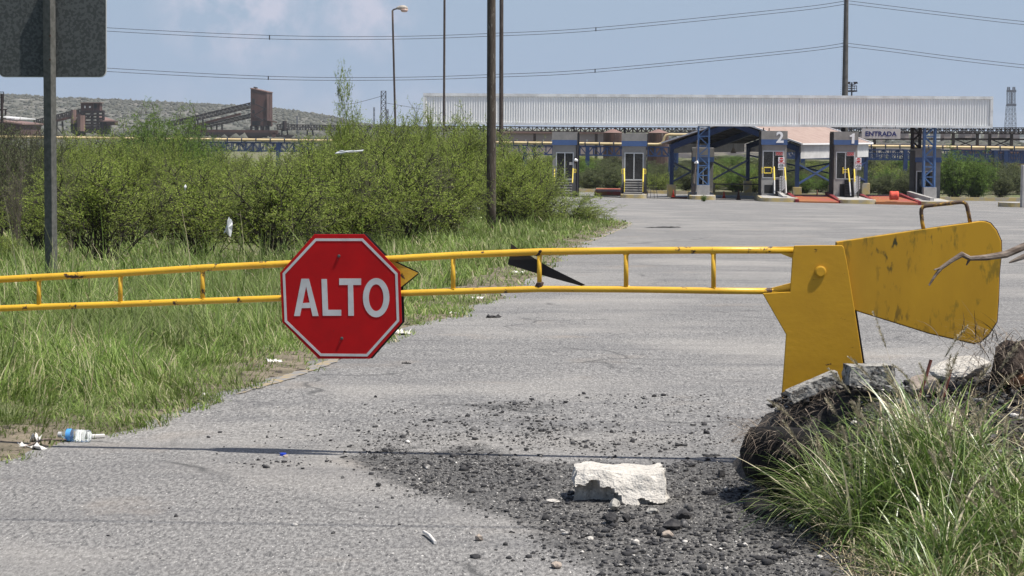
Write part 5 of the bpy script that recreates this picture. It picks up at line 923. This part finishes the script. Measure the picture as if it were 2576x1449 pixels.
bag([(463, 470), (467, 464), (469, 470), (465, 480)], 31, 'tiny white shred of plastic in the shrubs left of centre', 3)
if 0: bag([(757, 540), (766, 533), (768, 540), (760, 547)], 31, 'small white shred low in the shrubs above the stop sign', 4)
# ================================================================ HILLS AND PLANT BEYOND
HS = [(-900, 232), (-300, 233), (0, 240), (60, 243), (130, 249), (300, 255), (430, 262), (600, 268), (700, 276), (800, 289), (850, 299), (900, 311), (1000, 319), (1200, 322)]
def hill_h(x, Y):                                                  # crest height as seen in picture columns
    y = np.interp(x, [a for a, b_ in HS], [b_ for a, b_ in HS]); return y
cx_ = np.linspace(-900, 1200, 190); rows = 26; V = []; base_y = 1500; crest = 2300
for j in range(rows):
    s_ = j / (rows - 1); Y = base_y + (crest - base_y) * s_ if j < rows - 5 else base_y + (crest - base_y) * s_
    for x in cx_:
        p = at(x, float(hill_h(x, 0)), crest); h = max(p.z + 4, .5); k = math.sin(min(s_ * 1.12, 1) * math.pi / 2) ** 1.1 if s_ < .9 else 1 - .0 * (s_ - .9)
        X = p.x * (Y / crest) * (1 + .0 * s_); V.append((X, Y, -4.6 + h * k + 5 * mnoise.noise(Vector((X * .006, Y * .006, 1))) * min(h / 40, 1) * (1 - s_ ** 6) + (1.2 * mnoise.noise(Vector((X * .05, Y * .05, 1))) if j else -4)))
for x in cx_: p = at(x, float(hill_h(x, 0)), crest); V.append((p.x * 1.3, crest + 900, -5))
n_ = len(cx_); i_ = np.arange((rows + 1) * n_).reshape(rows + 1, n_)
m_hill = mat('hill_soil', (.15, .14, .12), (.08, .083, .064), .022, .36, .58, .95, 0, 0, 1, (.24, .225, .195), .05, .62)
tag(npm('hills', np.array(V), gridf(i_), m_hill, None, True), 'pale scrub dotted hill behind the plant on the left', 'hills', kind='structure')
HV = np.array(V[:rows * n_]).reshape(rows, n_, 3); n = 8500; a = rng.random(n) * (n_ - 1.01) * .97; b_ = rng.random(n) ** .8 * (rows - 1.01); i = b_.astype(int); j = a.astype(int); f_ = (b_ - i)[:, None]; e_ = (a - j)[:, None]
P = (HV[i, j] * (1 - f_) + HV[i + 1, j] * f_) * (1 - e_) + (HV[i, j + 1] * (1 - f_) + HV[i + 1, j + 1] * f_) * e_
m_hscrub = mat('hill_scrub', (.06, .07, .035), None, rough=.95, island=[(0, (.05, .055, .045)), (1, (.10, .10, .08))])
scatter('hill_scrub', P, rng.uniform(1.0, 2.6, n), m_hscrub, 'dark scrub bushes dotting the hillside', .8)
n = 9000; X = rng.uniform(-420, 600, n); Y = rng.uniform(430, 1500, n); X *= Y / 900; P = np.stack([X, Y, np.full(n, -3.8)], 1); scatter('plain_scrub', P, rng.uniform(.5, 1.3, n) * (1 + Y / 700), m_hscrub, 'low scrub covering the plain beyond the plaza', .7)
# dark slag heaps on the right
mb_ = []
hx = np.linspace(20, 190, 90); V = []
for jj, Y in enumerate((395, 402, 412, 425, 440, 470)):
    for x in hx: V.append((x, Y, -4.2 + (0, 1.3, 2.2, 2.7, 2.7, 0)[jj] * (1 + .28 * mnoise.noise(Vector((x * .05, Y * .1, 2))) + .2 * mnoise.noise(Vector((x * .3, Y * .3, 2))))))
i_ = np.arange(6 * 90).reshape(6, 90); m_slag = mat('slag', (.05, .045, .045), (.13, .12, .09), .25, .45, .62, .95); tag(npm('slag_heap', np.array(V), gridf(i_), m_slag), 'long dark slag heap behind the yellow pipe on the right', 'heap', kind='structure')
# yellow pipe on blue rack
PY = 232; pr_ = thing('pipe_rack', 'cream coloured pipe on a blue steel rack running behind the plaza', 'pipeline', at(1600, 420, PY)); rp = .135
def pipe(px, nm='pipe'):
    mb = MB(); mb.tube([at(x, y, PY) for x, y in px], rp, 12); mb.build(nm, m_pipe, pr_, True)
pipe([(-60, 343), (0, 344), (480, 350), (760, 353), (1395, 360), (1640, 363), (1655, 363), (1664, 361), (1669, 355), (1671, 347), (1676, 340), (1684, 338.5), (1745, 339), (1900, 341), (1912, 344), (1918, 352), (1924, 362), (1934, 364.5), (2160, 367), (2360, 369.5), (2640, 373)])
mb = MB(); mb.tube([at(-60, 340.5, PY + .5), at(760, 349.5, PY + .5), at(1640, 359, PY + .5)], .05, 6); mb.tube([at(1930, 361, PY + .5), at(2640, 369, PY + .5)], .06, 6); mb.build('upper_pipe', m_rustd, pr_)
def truss(parent, name, m, top, bot, step, Y, w_=.14, dep=1.6, diag=True, up=0):
    mb = MB(); x0, x1 = top[0][0], top[-1][0]; tI = lambda x: float(np.interp(x, [a for a, b_ in top], [b_ for a, b_ in top])); bI = lambda x: float(np.interp(x, [a for a, b_ in bot], [b_ for a, b_ in bot])); n_ = max(int((x1 - x0) / step), 1)
    for dz in (0, dep):
        e = Vector((0, dz, 0)); xs_ = [x0 + (x1 - x0) * i / n_ for i in range(n_ + 1)]
        for a, b_ in zip(xs_[:-1], xs_[1:]):
            mb.beam(at(a, tI(a), Y) + e, at(b_, tI(b_), Y) + e, w_); mb.beam(at(a, bI(a), Y) + e, at(b_, bI(b_), Y) + e, w_)
            if diag: i = xs_.index(a); mb.beam(at(a, tI(a) if i % 2 else bI(a), Y) + e, at(b_, bI(b_) if i % 2 else tI(b_), Y) + e, w_ * .6)
        for a in xs_: mb.beam(at(a, tI(a) - up, Y) + e, at(a, bI(a), Y) + e, w_ * .8)
    for a in xs_[::2]: mb.beam(at(a, bI(a), Y), at(a, bI(a), Y) + e, w_ * .7); mb.beam(at(a, tI(a), Y), at(a, tI(a), Y) + e, w_ * .7)
    return mb.build(name, m, parent)
truss(pr_, 'truss', m_blue, [(480, 358), (760, 360), (1700, 371)], [(480, 378), (760, 381), (1700, 393)], 17, PY, .13, 1.2)
truss(pr_, 'truss', m_blue, [(1965, 375), (2660, 381)], [(1965, 396), (2330, 402), (2660, 412)], 17, PY, .13, 1.2)
truss(pr_, 'truss', m_blue, [(1965, 383), (2660, 391)], [(1965, 399), (2660, 407)], 13, PY + 6, .10, 1.2)
for x in (560, 700, 1180, 1320, 1478, 1607, 1700, 2020, 2170, 2278, 2400, 2505, 2530, 2620):
    yt = float(np.interp(x, (480, 1700, 2660), (358, 371, 381))); mb = MB(); a = at(x, yt, PY - .2); mb.beam(a, Vector((a.x, a.y, gz(a.x, a.y) - .3)), .42); mb.build('rack_leg', m_blue, pr_)
for i in range(60):
    x = 500 + i * 36; y = float(np.interp(x, (480, 760, 1395, 1640, 2160, 2640), (350, 353, 360, 363, 367, 373)))
    if 1650 < x < 1950: continue
    mb = MB(); mb.beam(at(x, y + 6.5, PY), at(x, y - 3.6, PY - .17), .11); mb.build('pipe_saddle', m_blue, pr_)
mb = MB()
for x in (1686.5, 1704):
    for dz in (0, 1.2): mb.beam(at(x, 349, 215 + dz), Vector((at(x, 349, 215).x, 215 + dz, -4.2)), .24)
for i in range(5):
    y0_, y1_ = 352 + i * 19, 371 + i * 19; mb.beam(at(1686.5, y0_, 215), at(1704, y0_, 215), .12); mb.beam(at(1686.5, y0_, 215), at(1704, y1_, 215), .10); mb.beam(at(1704, y0_, 215), at(1686.5, y1_, 215), .10)
solo(mb, 'support_tower', m_blue, 'blue cross braced support tower beside the cream pipe loop', 'support tower')
# long conveyor gallery just under the canopy line
cv = thing('conveyor_gallery', 'long dark conveyor gallery crossing behind the canopy', 'conveyor', at(1800, 335, 330)); truss(cv, 'truss', m_rustd, [(1120, 317), (1500, 321), (2100, 323.5), (2330, 324.5), (2660, 325)], [(1120, 328), (1500, 332), (2100, 334), (2330, 335), (2660, 338)], 11, 330, .15, 2.2, up=1.5)
truss(cv, 'walkway', m_rustd, [(2000, 320.5), (2330, 321), (2660, 321.5)], [(2000, 324), (2660, 325)], 14, 345, .12, 1.5, False)
for x in (1180, 1345, 1500, 1660, 2010, 2105, 2200, 2398, 2459, 2545, 2490, 2610):
    mb = MB(); a = at(x, 336, 331); mb.beam(a, Vector((a.x, a.y, -4.5)), .42); mb.build('trestle_leg', m_rustd, cv)
mb = MB()
for a, b_ in ((2398, 2459), (2490, 2545)): mb.beam(at(a, 349, 331), at(b_, 349, 331), .25); mb.beam(at(a, 349, 331), at(b_, 372, 331), .15); mb.beam(at(b_, 349, 331), at(a, 372, 331), .15)
mb.beam(at(2040, 349, 331), at(2660, 351, 331), .25); mb.build('trestle_brace', m_rustd, cv)
def bldg(name, label, cat, x0, x1, yt, yb, Y, dep, m, roofm=None, slope=0):
    a, b_ = at(x0, yt, Y), at(x1, yt, Y); zt, zt2 = a.z, at(x1, yt + slope, Y).z; o = thing(name, label, cat, Vector(((a.x + b_.x) / 2, Y, -4.5))); mb = MB(); F0 = [(a.x, Y, -4.6), (b_.x, Y, -4.6), (b_.x, Y, zt2), (a.x, Y, zt)]; mb.prism(F0, [(x, y + dep, z) for x, y, z in F0]); mb.build('wall', m, o)
    mb = MB(); t_ = .02 * dep + .1; R0 = [(a.x - t_, Y - t_, zt + .02), (b_.x + t_, Y - t_, zt2 + .02), (b_.x + t_, Y + dep + t_, zt2 + .02), (a.x - t_, Y + dep + t_, zt + .02)]; mb.prism([(x, y, z + t_ * .6) for x, y, z in R0], R0); mb.build('roof', roofm or m_rustr, o); return o
for i_, (x0, x1, yt, lb) in enumerate(((1518, 1566, 334, 'rusty storage tank between the two left booths'), (1630, 1682, 334.5, 'rusty streaked storage tank right of the wide stair booth'))):
    Y = 300; c_ = at((x0 + x1) / 2, yt, Y); r2 = (x1 - x0) / 2 / (F / Y); o = thing('storage_tank', lb, 'tank', (c_.x, Y, -4.5), 'rusty storage tanks'); mb = MB(); mb.tube([Vector((c_.x, Y, z)) for z in (-4.6, -2.8, -1, c_.z - .3, c_.z)], [r2] * 5, 28); mb.build('shell', m_rustt, o); mb = MB(); mb.tube([Vector((c_.x, Y, z)) for z in (c_.z + .02, c_.z + .5)], [r2 * 1.02, .2], 28); mb.build('tank_roof', m_rustr, o)
    mb = MB()
    for k in range(9): z = -4 + k * (c_.z + 4) / 9; mb.beam(Vector((c_.x + r2 * .5, Y - r2 * .9, z)), Vector((c_.x + r2 * .6, Y - r2 * .9, z)), .06)
    mb.build('ladder', m_dkst, o)
o = bldg('long_building', 'long pinkish industrial building low behind the left booths', 'building', 1240, 1520, 336, 358, 420, 20, m_pinkb)
for k in range(12): mb = MB(); x = 1255 + k * 22; mb.prism([at(x, 351, 419.9), at(x + 3.5, 351, 419.9), at(x + 3.5, 357, 419.9), at(x, 357, 419.9)][::-1], [p + Vector((0, .05, 0)) for p in [at(x, 351, 419.9), at(x + 3.5, 351, 419.9), at(x + 3.5, 357, 419.9), at(x, 357, 419.9)][::-1]]); mb.build('window', m_whites, o)
bldg('red_roof_shed', 'distant pink roofed shed at the far right under the pipe', 'shed', 2520, 2580, 385, 400, 260, 8, m_rustr); bldg('red_roof_shed', 'distant dull red shed low behind the pipe left of the far right shed', 'shed', 2425, 2480, 378, 392, 300, 8, m_rustr)
bldg('brown_shed', 'low brown roofed shed at the far left edge of the plant', 'shed', -20, 52, 304, 330, 700, 30, m_rustb, None, 10); bldg('white_shed', 'white roofed shed at the far left edge of the plant', 'shed', -20, 33, 295, 320, 720, 30, m_whites, m_whites, 6)
# far white town specks on the horizon at the right
for i in range(26): x = 1700 + i * 36 + r_.uniform(-12, 12); bldg('far_house', 'tiny pale building on the hazy horizon behind the conveyor gallery', 'building', x, x + r_.uniform(8, 22), 326 + (x - 1288) * .004 + r_.uniform(-1, 2), 340, 900, 14, m_pinkb if i % 3 else m_whites, m_whites)['group'] = 'pale buildings on the horizon'
# headframe tower with its conveyors
D = 900; ht = thing('headframe_tower', 'tall rusty brown transfer tower with sloping roof above the left conveyors', 'industrial tower', at(658, 345, D)); pm = D / F
mb = MB(); A = at(630.5, 223, D); B = at(671, 232.5, D); Cc = at(685.3, 234, D + 8); zb_ = -4.5
T = [Vector((A.x, D, A.z)), Vector((B.x, D, B.z)), Vector((Cc.x, D + 8, Cc.z)), Vector((A.x + 1.5, D + 8, A.z))]; zl = at(650, 318, D).z; mb.prism(T, [Vector((p.x, p.y, zl)) for p in T]); mb.build('cladding', m_rustb, ht)
mb = MB(); mb.prism([p + Vector(((.25 if i in (1, 2) else -.25), (-.25 if i < 2 else .25), .35)) for i, p in enumerate(T)], [p + Vector(((.25 if i in (1, 2) else -.25), (-.25 if i < 2 else .25), .02)) for i, p in enumerate(T)]); mb.build('roof', m_rustr, ht)
mb = MB()
for x in (632, 645, 658, 670): mb.beam(at(x, 316, D), Vector((at(x, 316, D).x, D, zb_)), 1.0)
for x in (640, 655, 668): mb.prism([at(x, 316, D + .5), at(x + 8, 316, D + .5), at(x + 7, 340, D + .5), at(x + 1, 340, D + .5)][::-1], [p + Vector((0, 4, 0)) for p in [at(x, 316, D + .5), at(x + 8, 316, D + .5), at(x + 7, 340, D + .5), at(x + 1, 340, D + .5)][::-1]])
mb.build('base_frame', m_rustd, ht)
mb = MB(); mb.beam(at(673.5, 237, D - .5), at(674.5, 300, D - .5), .5); mb.beam(at(680, 238, D + 3), at(680, 300, D + 3), .4); mb.prism([at(671, 301, D - 1), at(697, 306, D - 1), at(697, 307.5, D + 6), at(671, 302.5, D + 6)], [p - Vector((0, 0, .3)) for p in (at(671, 301, D - 1), at(697, 306, D - 1), at(697, 307.5, D + 6), at(671, 302.5, D + 6))]); mb.build('side_trim', m_rustr, ht)
for a, b_, c_, d_ in ((635, 641, 248, 261), (635, 641, 277, 285), (634, 655, 305, 315)): mb = MB(); mb.prism([at(a, d_, D - .12), at(b_, d_, D - .12), at(b_, c_, D - .12), at(a, c_, D - .12)], [p + Vector((0, .1, 0)) for p in (at(a, d_, D - .12), at(b_, d_, D - .12), at(b_, c_, D - .12), at(a, c_, D - .12))]); mb.build('opening', m_black, ht)
mb = MB(); mb.beam(at(640, 261, D - 1), at(668, 274, D - 1), .4); mb.beam(at(640, 290, D - 1), at(668, 274, D - 1), .4); mb.beam(at(640, 291, D - 1), at(660, 302, D - 1), .4); mb.beam(at(645, 312, D - 1), at(668, 299, D - 1), .4); mb.build('stair_flights', m_rustd, ht)
mb = MB(); mb.tube([at(642, 226, D + 2), at(642, 220, D + 2)], .3, 5); mb.beam(at(638, 219.5, D + 2), at(648, 221.5, D + 2), .5); mb.build('roof_davit', m_rustd, ht)
def conv(name, label, tA, tB, bA_, bB_, step, Y, legs=(), m=m_rustd, w_=.28, dep=3.0, panel=None):
    o = thing(name, label, 'conveyor', at(bA_[0], 335, Y)); truss(o, 'truss', m, [tA, tB], [bA_, bB_], step, Y, w_, dep)
    for x, y in legs:
        mb = MB(); a = at(x, y, Y + .5); mb.beam(a - Vector((1, 0, 0)), Vector((a.x - 1.4, a.y, -4.6)), .6); mb.beam(a + Vector((1, 0, 0)), Vector((a.x + 1.4, a.y, -4.6)), .6)
        for k in range(3): z = a.z - 2 - k * 4; mb.beam(Vector((a.x - 1.2, a.y, z)), Vector((a.x + 1.2, a.y, z - 3)), .3)
        mb.build('trestle', m, o)
    if panel: mb = MB(); P_ = [at(x, y, Y - .2) for x, y in panel[0]]; mb.prism(P_[::-1], [p + Vector((0, dep + .4, 0)) for p in P_[::-1]]); mb.build('cover', panel[1], o)
    return o
conv('conveyor', 'upper sloping lattice conveyor climbing to the rusty tower', (420, 308), (631, 258), (430, 317), (631, 271), 5, D, ((484, 305), (504, 300)))
conv('conveyor', 'lower sloping lattice conveyor with a rusty tube climbing to the tower', (478, 322), (631, 286), (478, 329), (631, 296), 5, D + 6, ((525, 316), (552, 312)), panel=([(486, 313), (604, 284), (604, 289.5), (486, 319)], m_rustb))
conv('conveyor', 'level conveyor truss running right from the rusty tower', (697, 313), (1130, 320), (697, 326), (1130, 331), 7, D, ((716, 322), (780, 326), (860, 326)))
mb = MB(); mb.tube([at(716, 304, D), at(716, 330, D)], .9, 5); mb.beam(at(706, 311, D), at(727, 311, D), .3); solo(mb, 'conveyor_mast', m_rustd, 'short dark mast straddling the level conveyor right of the tower', 'mast')
pl_ = thing('plant_pipes', 'low rusty pipes and decks running along the foot of the plant', 'pipework', at(640, 345, 860)); 
for x0, y0_, x1, y1_, w_, m_ in ((500, 329, 700, 331, 1.0, m_rustb), (470, 336, 705, 338, 1.2, m_rustd), (455, 341.5, 760, 343, 1.0, m_rustd), (560, 334, 690, 334.5, .8, m_rustb), (460, 346.5, 760, 347, .8, m_rustd)): mb = MB(); mb.beam(at(x0, y0_, 860), at(x1, y1_, 860), w_); mb.build('pipe', m_, pl_)
for x in range(480, 700, 22): mb = MB(); mb.beam(at(x, 328, 861), at(x, 350, 861), .7); mb.build('pipe_post', m_rustd, pl_)
mb = MB(); mb.beam(at(689, 334, 858), at(689, 348, 858), 1.4); mb.beam(at(681, 333, 858), at(699, 333, 858), 1.4); mb.build('pipe_bend', m_rustb, pl_)
# crusher house with conveyor on the far left
conv('conveyor', 'covered conveyor on the far left climbing to the crusher house', (37, 314), (204, 274), (60, 322), (204, 290), 5, 820, ((150, 305), (90, 316)), panel=([(60, 320.5), (204, 286), (204, 291), (60, 326)], m_rustb))
ch = thing('crusher_house', 'rusty crusher house on a dark open frame at the far left of the plant', 'industrial building', at(225, 345, 820)); D = 820
def pb(x0, x1, y0_, y1_, dep, m, nm, o=ch, dy=0): mb = MB(); P_ = [at(x0, y1_, D + dy), at(x1, y1_, D + dy), at(x1, y0_, D + dy), at(x0, y0_, D + dy)]; mb.prism(P_, [p + Vector((0, dep, 0)) for p in P_]); mb.build(nm, m, o)
pb(203, 235.5, 259.5, 285, 5, m_rustb, 'cladding'); pb(236, 251, 259, 281, 5, m_rustb, 'cladding', ch, 1); pb(201, 252.5, 257.5, 259.2, 6.5, m_rustr, 'roof', ch, -.5); pb(236.5, 243.5, 259.8, 272, .2, m_black, 'opening', ch, .7); pb(212, 215, 266, 272, .2, m_whites, 'opening', ch, -.25); pb(224, 228, 267, 271, .2, m_whites, 'opening', ch, -.25)
mb = MB()
for x in (205, 212, 232, 246, 260): mb.beam(at(x, 278, D + 1), at(x, 345, D + 1), .9)
for y in (281, 290, 298, 306, 314, 322, 330): mb.beam(at(205, y, D), at(260 if y < 300 else 252, y, D), .8)
mb.beam(at(214, 300, D), at(238, 281, D), .7); mb.beam(at(246, 282, D), at(238, 281, D), .6); mb.build('frame', m_rustd, ch)
for i in range(6): pb(214 - i * .3, 247 + i * .6, 297 + i * 6.8, 300.5 + i * 6.8, 4, m_rustd, 'hopper_band', ch, 1.5)
mb = MB(); mb.tube([at(185, 276, D), at(185, 311, D)], 1.1, 8); mb.tube([at(204, 290, D - 1), at(204, 330, D - 1)], 1.5, 8); mb.build('stack', m_rustr, ch); pb(178, 204, 298, 342, 5, m_rustd, 'lower_block', ch, 2)
pb(251, 270, 303, 338, 8, m_rustd, 'annex', ch, 2); mb = MB(); P_ = [at(250, 303, D), at(289, 303, D), at(268, 295, D + 9), at(250, 292, D + 9)]; mb.prism(P_, [p - Vector((0, 0, .5)) for p in P_]); mb.build('annex_roof', m_rustr, ch); pb(268, 288.5, 303.5, 315, 7, m_rustb, 'annex_wall', ch, .3)
# lattice masts
def mast(name, label, xb0, xb1, xt0, xt1, yt, Y, m=m_ftow, w_=.3, seg=9, yb=345, cat='lattice tower', parent=None, nm='lattice'):
    o = parent or thing(name, label, cat, at((xb0 + xb1) / 2, yb, Y)); mb = MB(); a, b_ = at(xb0, yb, Y), at(xb1, yb, Y); c_, d_ = at(xt0, yt, Y), at(xt1, yt, Y); W_ = (b_.x - a.x); e = Vector((0, max(W_, (d_.x - c_.x)), 0))
    for p, q_ in ((a, c_), (b_, d_)):
        mb.beam(p, q_, w_); mb.beam(p + e, q_ + e, w_)
    for i in range(seg):
        t0, t1 = i / seg, (i + 1) / seg
        for ee in (Vector((0, 0, 0)), e): mb.beam(a.lerp(c_, t0) + ee, b_.lerp(d_, t1) + ee, w_ * .5); mb.beam(b_.lerp(d_, t0) + ee, a.lerp(c_, t1) + ee, w_ * .5); mb.beam(a.lerp(c_, t1) + ee, b_.lerp(d_, t1) + ee, w_ * .6)
    mb.build(nm, m, o); return o
mast('lattice_mast', 'dark rectangular lattice mast left of the leaning street lamp', 957.5, 970.5, 958.5, 970.5, 229, 520, m_rustd, .13, 8)
mast('lattice_mast', 'faint slim antenna mast on the horizon left of the lattice mast', 939.5, 942.5, 939.5, 942.5, 270, 1400, m_ftow, .28, 6); mast('lattice_mast', 'tiny antenna mast close right of the rectangular lattice mast', 973, 976.5, 973, 976.5, 275, 900, m_rustd, .2, 5)
mast('lattice_mast', 'faint mast in front of the hill right of the rusty tower', 746.5, 748, 746.5, 748, 292, 1400, m_ftow, .4, 4)
tw = mast('twin_tower', 'hazy twin lattice tower on the horizon at the far right', 2528, 2541, 2534, 2541.5, 264, 1500, m_ftow, .26, 7); mast('', '', 2546, 2558, 2547.5, 2554.5, 264, 1500, m_ftow, .26, 7, parent=tw)
for a, b_ in ((2534, 2541.5), (2547.5, 2554.5)): mast('', '', a, b_, a + .3, b_ - .3, 229, 1500, m_ftow, .24, 5, yb=264, parent=tw); mast('', '', a + 1, b_ - 1, a + 1.2, b_ - 1, 219, 1500, m_ftow, .3, 2, yb=229, parent=tw)
mb = MB(); mb.beam(at(2532, 264, 1500), at(2556, 264, 1500), 1.6); mb.beam(at(2532.5, 229, 1500), at(2556, 229, 1500), 1.6); mb.beam(at(2544, 229, 1500), at(2544, 264, 1500), .6); mb.build('platform', m_ftow, tw)
ep = thing('crossarm_pole', 'dark electricity pole with crossarms at the left edge by the plant', 'pole', at(5, 345, 300)); mb = MB(); mb.tube([at(5.5, 340, 300), at(4.5, 236, 300)], .19, 8); mb.build('shaft', m_rustd, ep)
mb = MB(); mb.beam(at(-2, 231.5, 300), at(10, 231.5, 300), .1); mb.beam(at(-8, 276, 300), at(18, 275, 300), .14); mb.beam(at(0, 302, 300), at(15, 297, 300), .12); mb.beam(at(9, 232, 300), at(9, 260, 300), .08); mb.beam(at(14, 275, 300), at(14, 289, 300), .2); mb.build('crossarm', m_rustd, ep)
for px, lb in (([(966, 240), (900, 258), (860, 264)], 'faint distant cable left of the lattice mast'), ([(966, 258), (1000, 264), (1064, 275)], 'faint distant cable right of the lattice mast')):
    mb = MB(); mb.tube(spline(px, 520, 4), .05, 4, False); solo(mb, 'distant_cable', m_ftow, lb, 'cable')
# ================================================================ HAZE
mb = MB(); mb.box(-9600, 9600, -90, 9600, -7, 62); o = mb.build('haze', None or bpy.data.materials.new('haze_air')); tag(o, 'thin pale summer haze over the whole place', 'haze', kind='stuff')
hm = o.data.materials[0]; hm.use_nodes = True; t = hm.node_tree; t.nodes.clear(); pv = N(t, 'ShaderNodeVolumePrincipled'); pv.inputs['Color'].default_value = (.86, .92, 1, 1); pv.inputs['Density'].default_value = .00009; pv.inputs['Anisotropy'].default_value = .2
mo = N(t, 'ShaderNodeOutputMaterial'); t.links.new(pv.outputs[0], mo.inputs['Volume'])
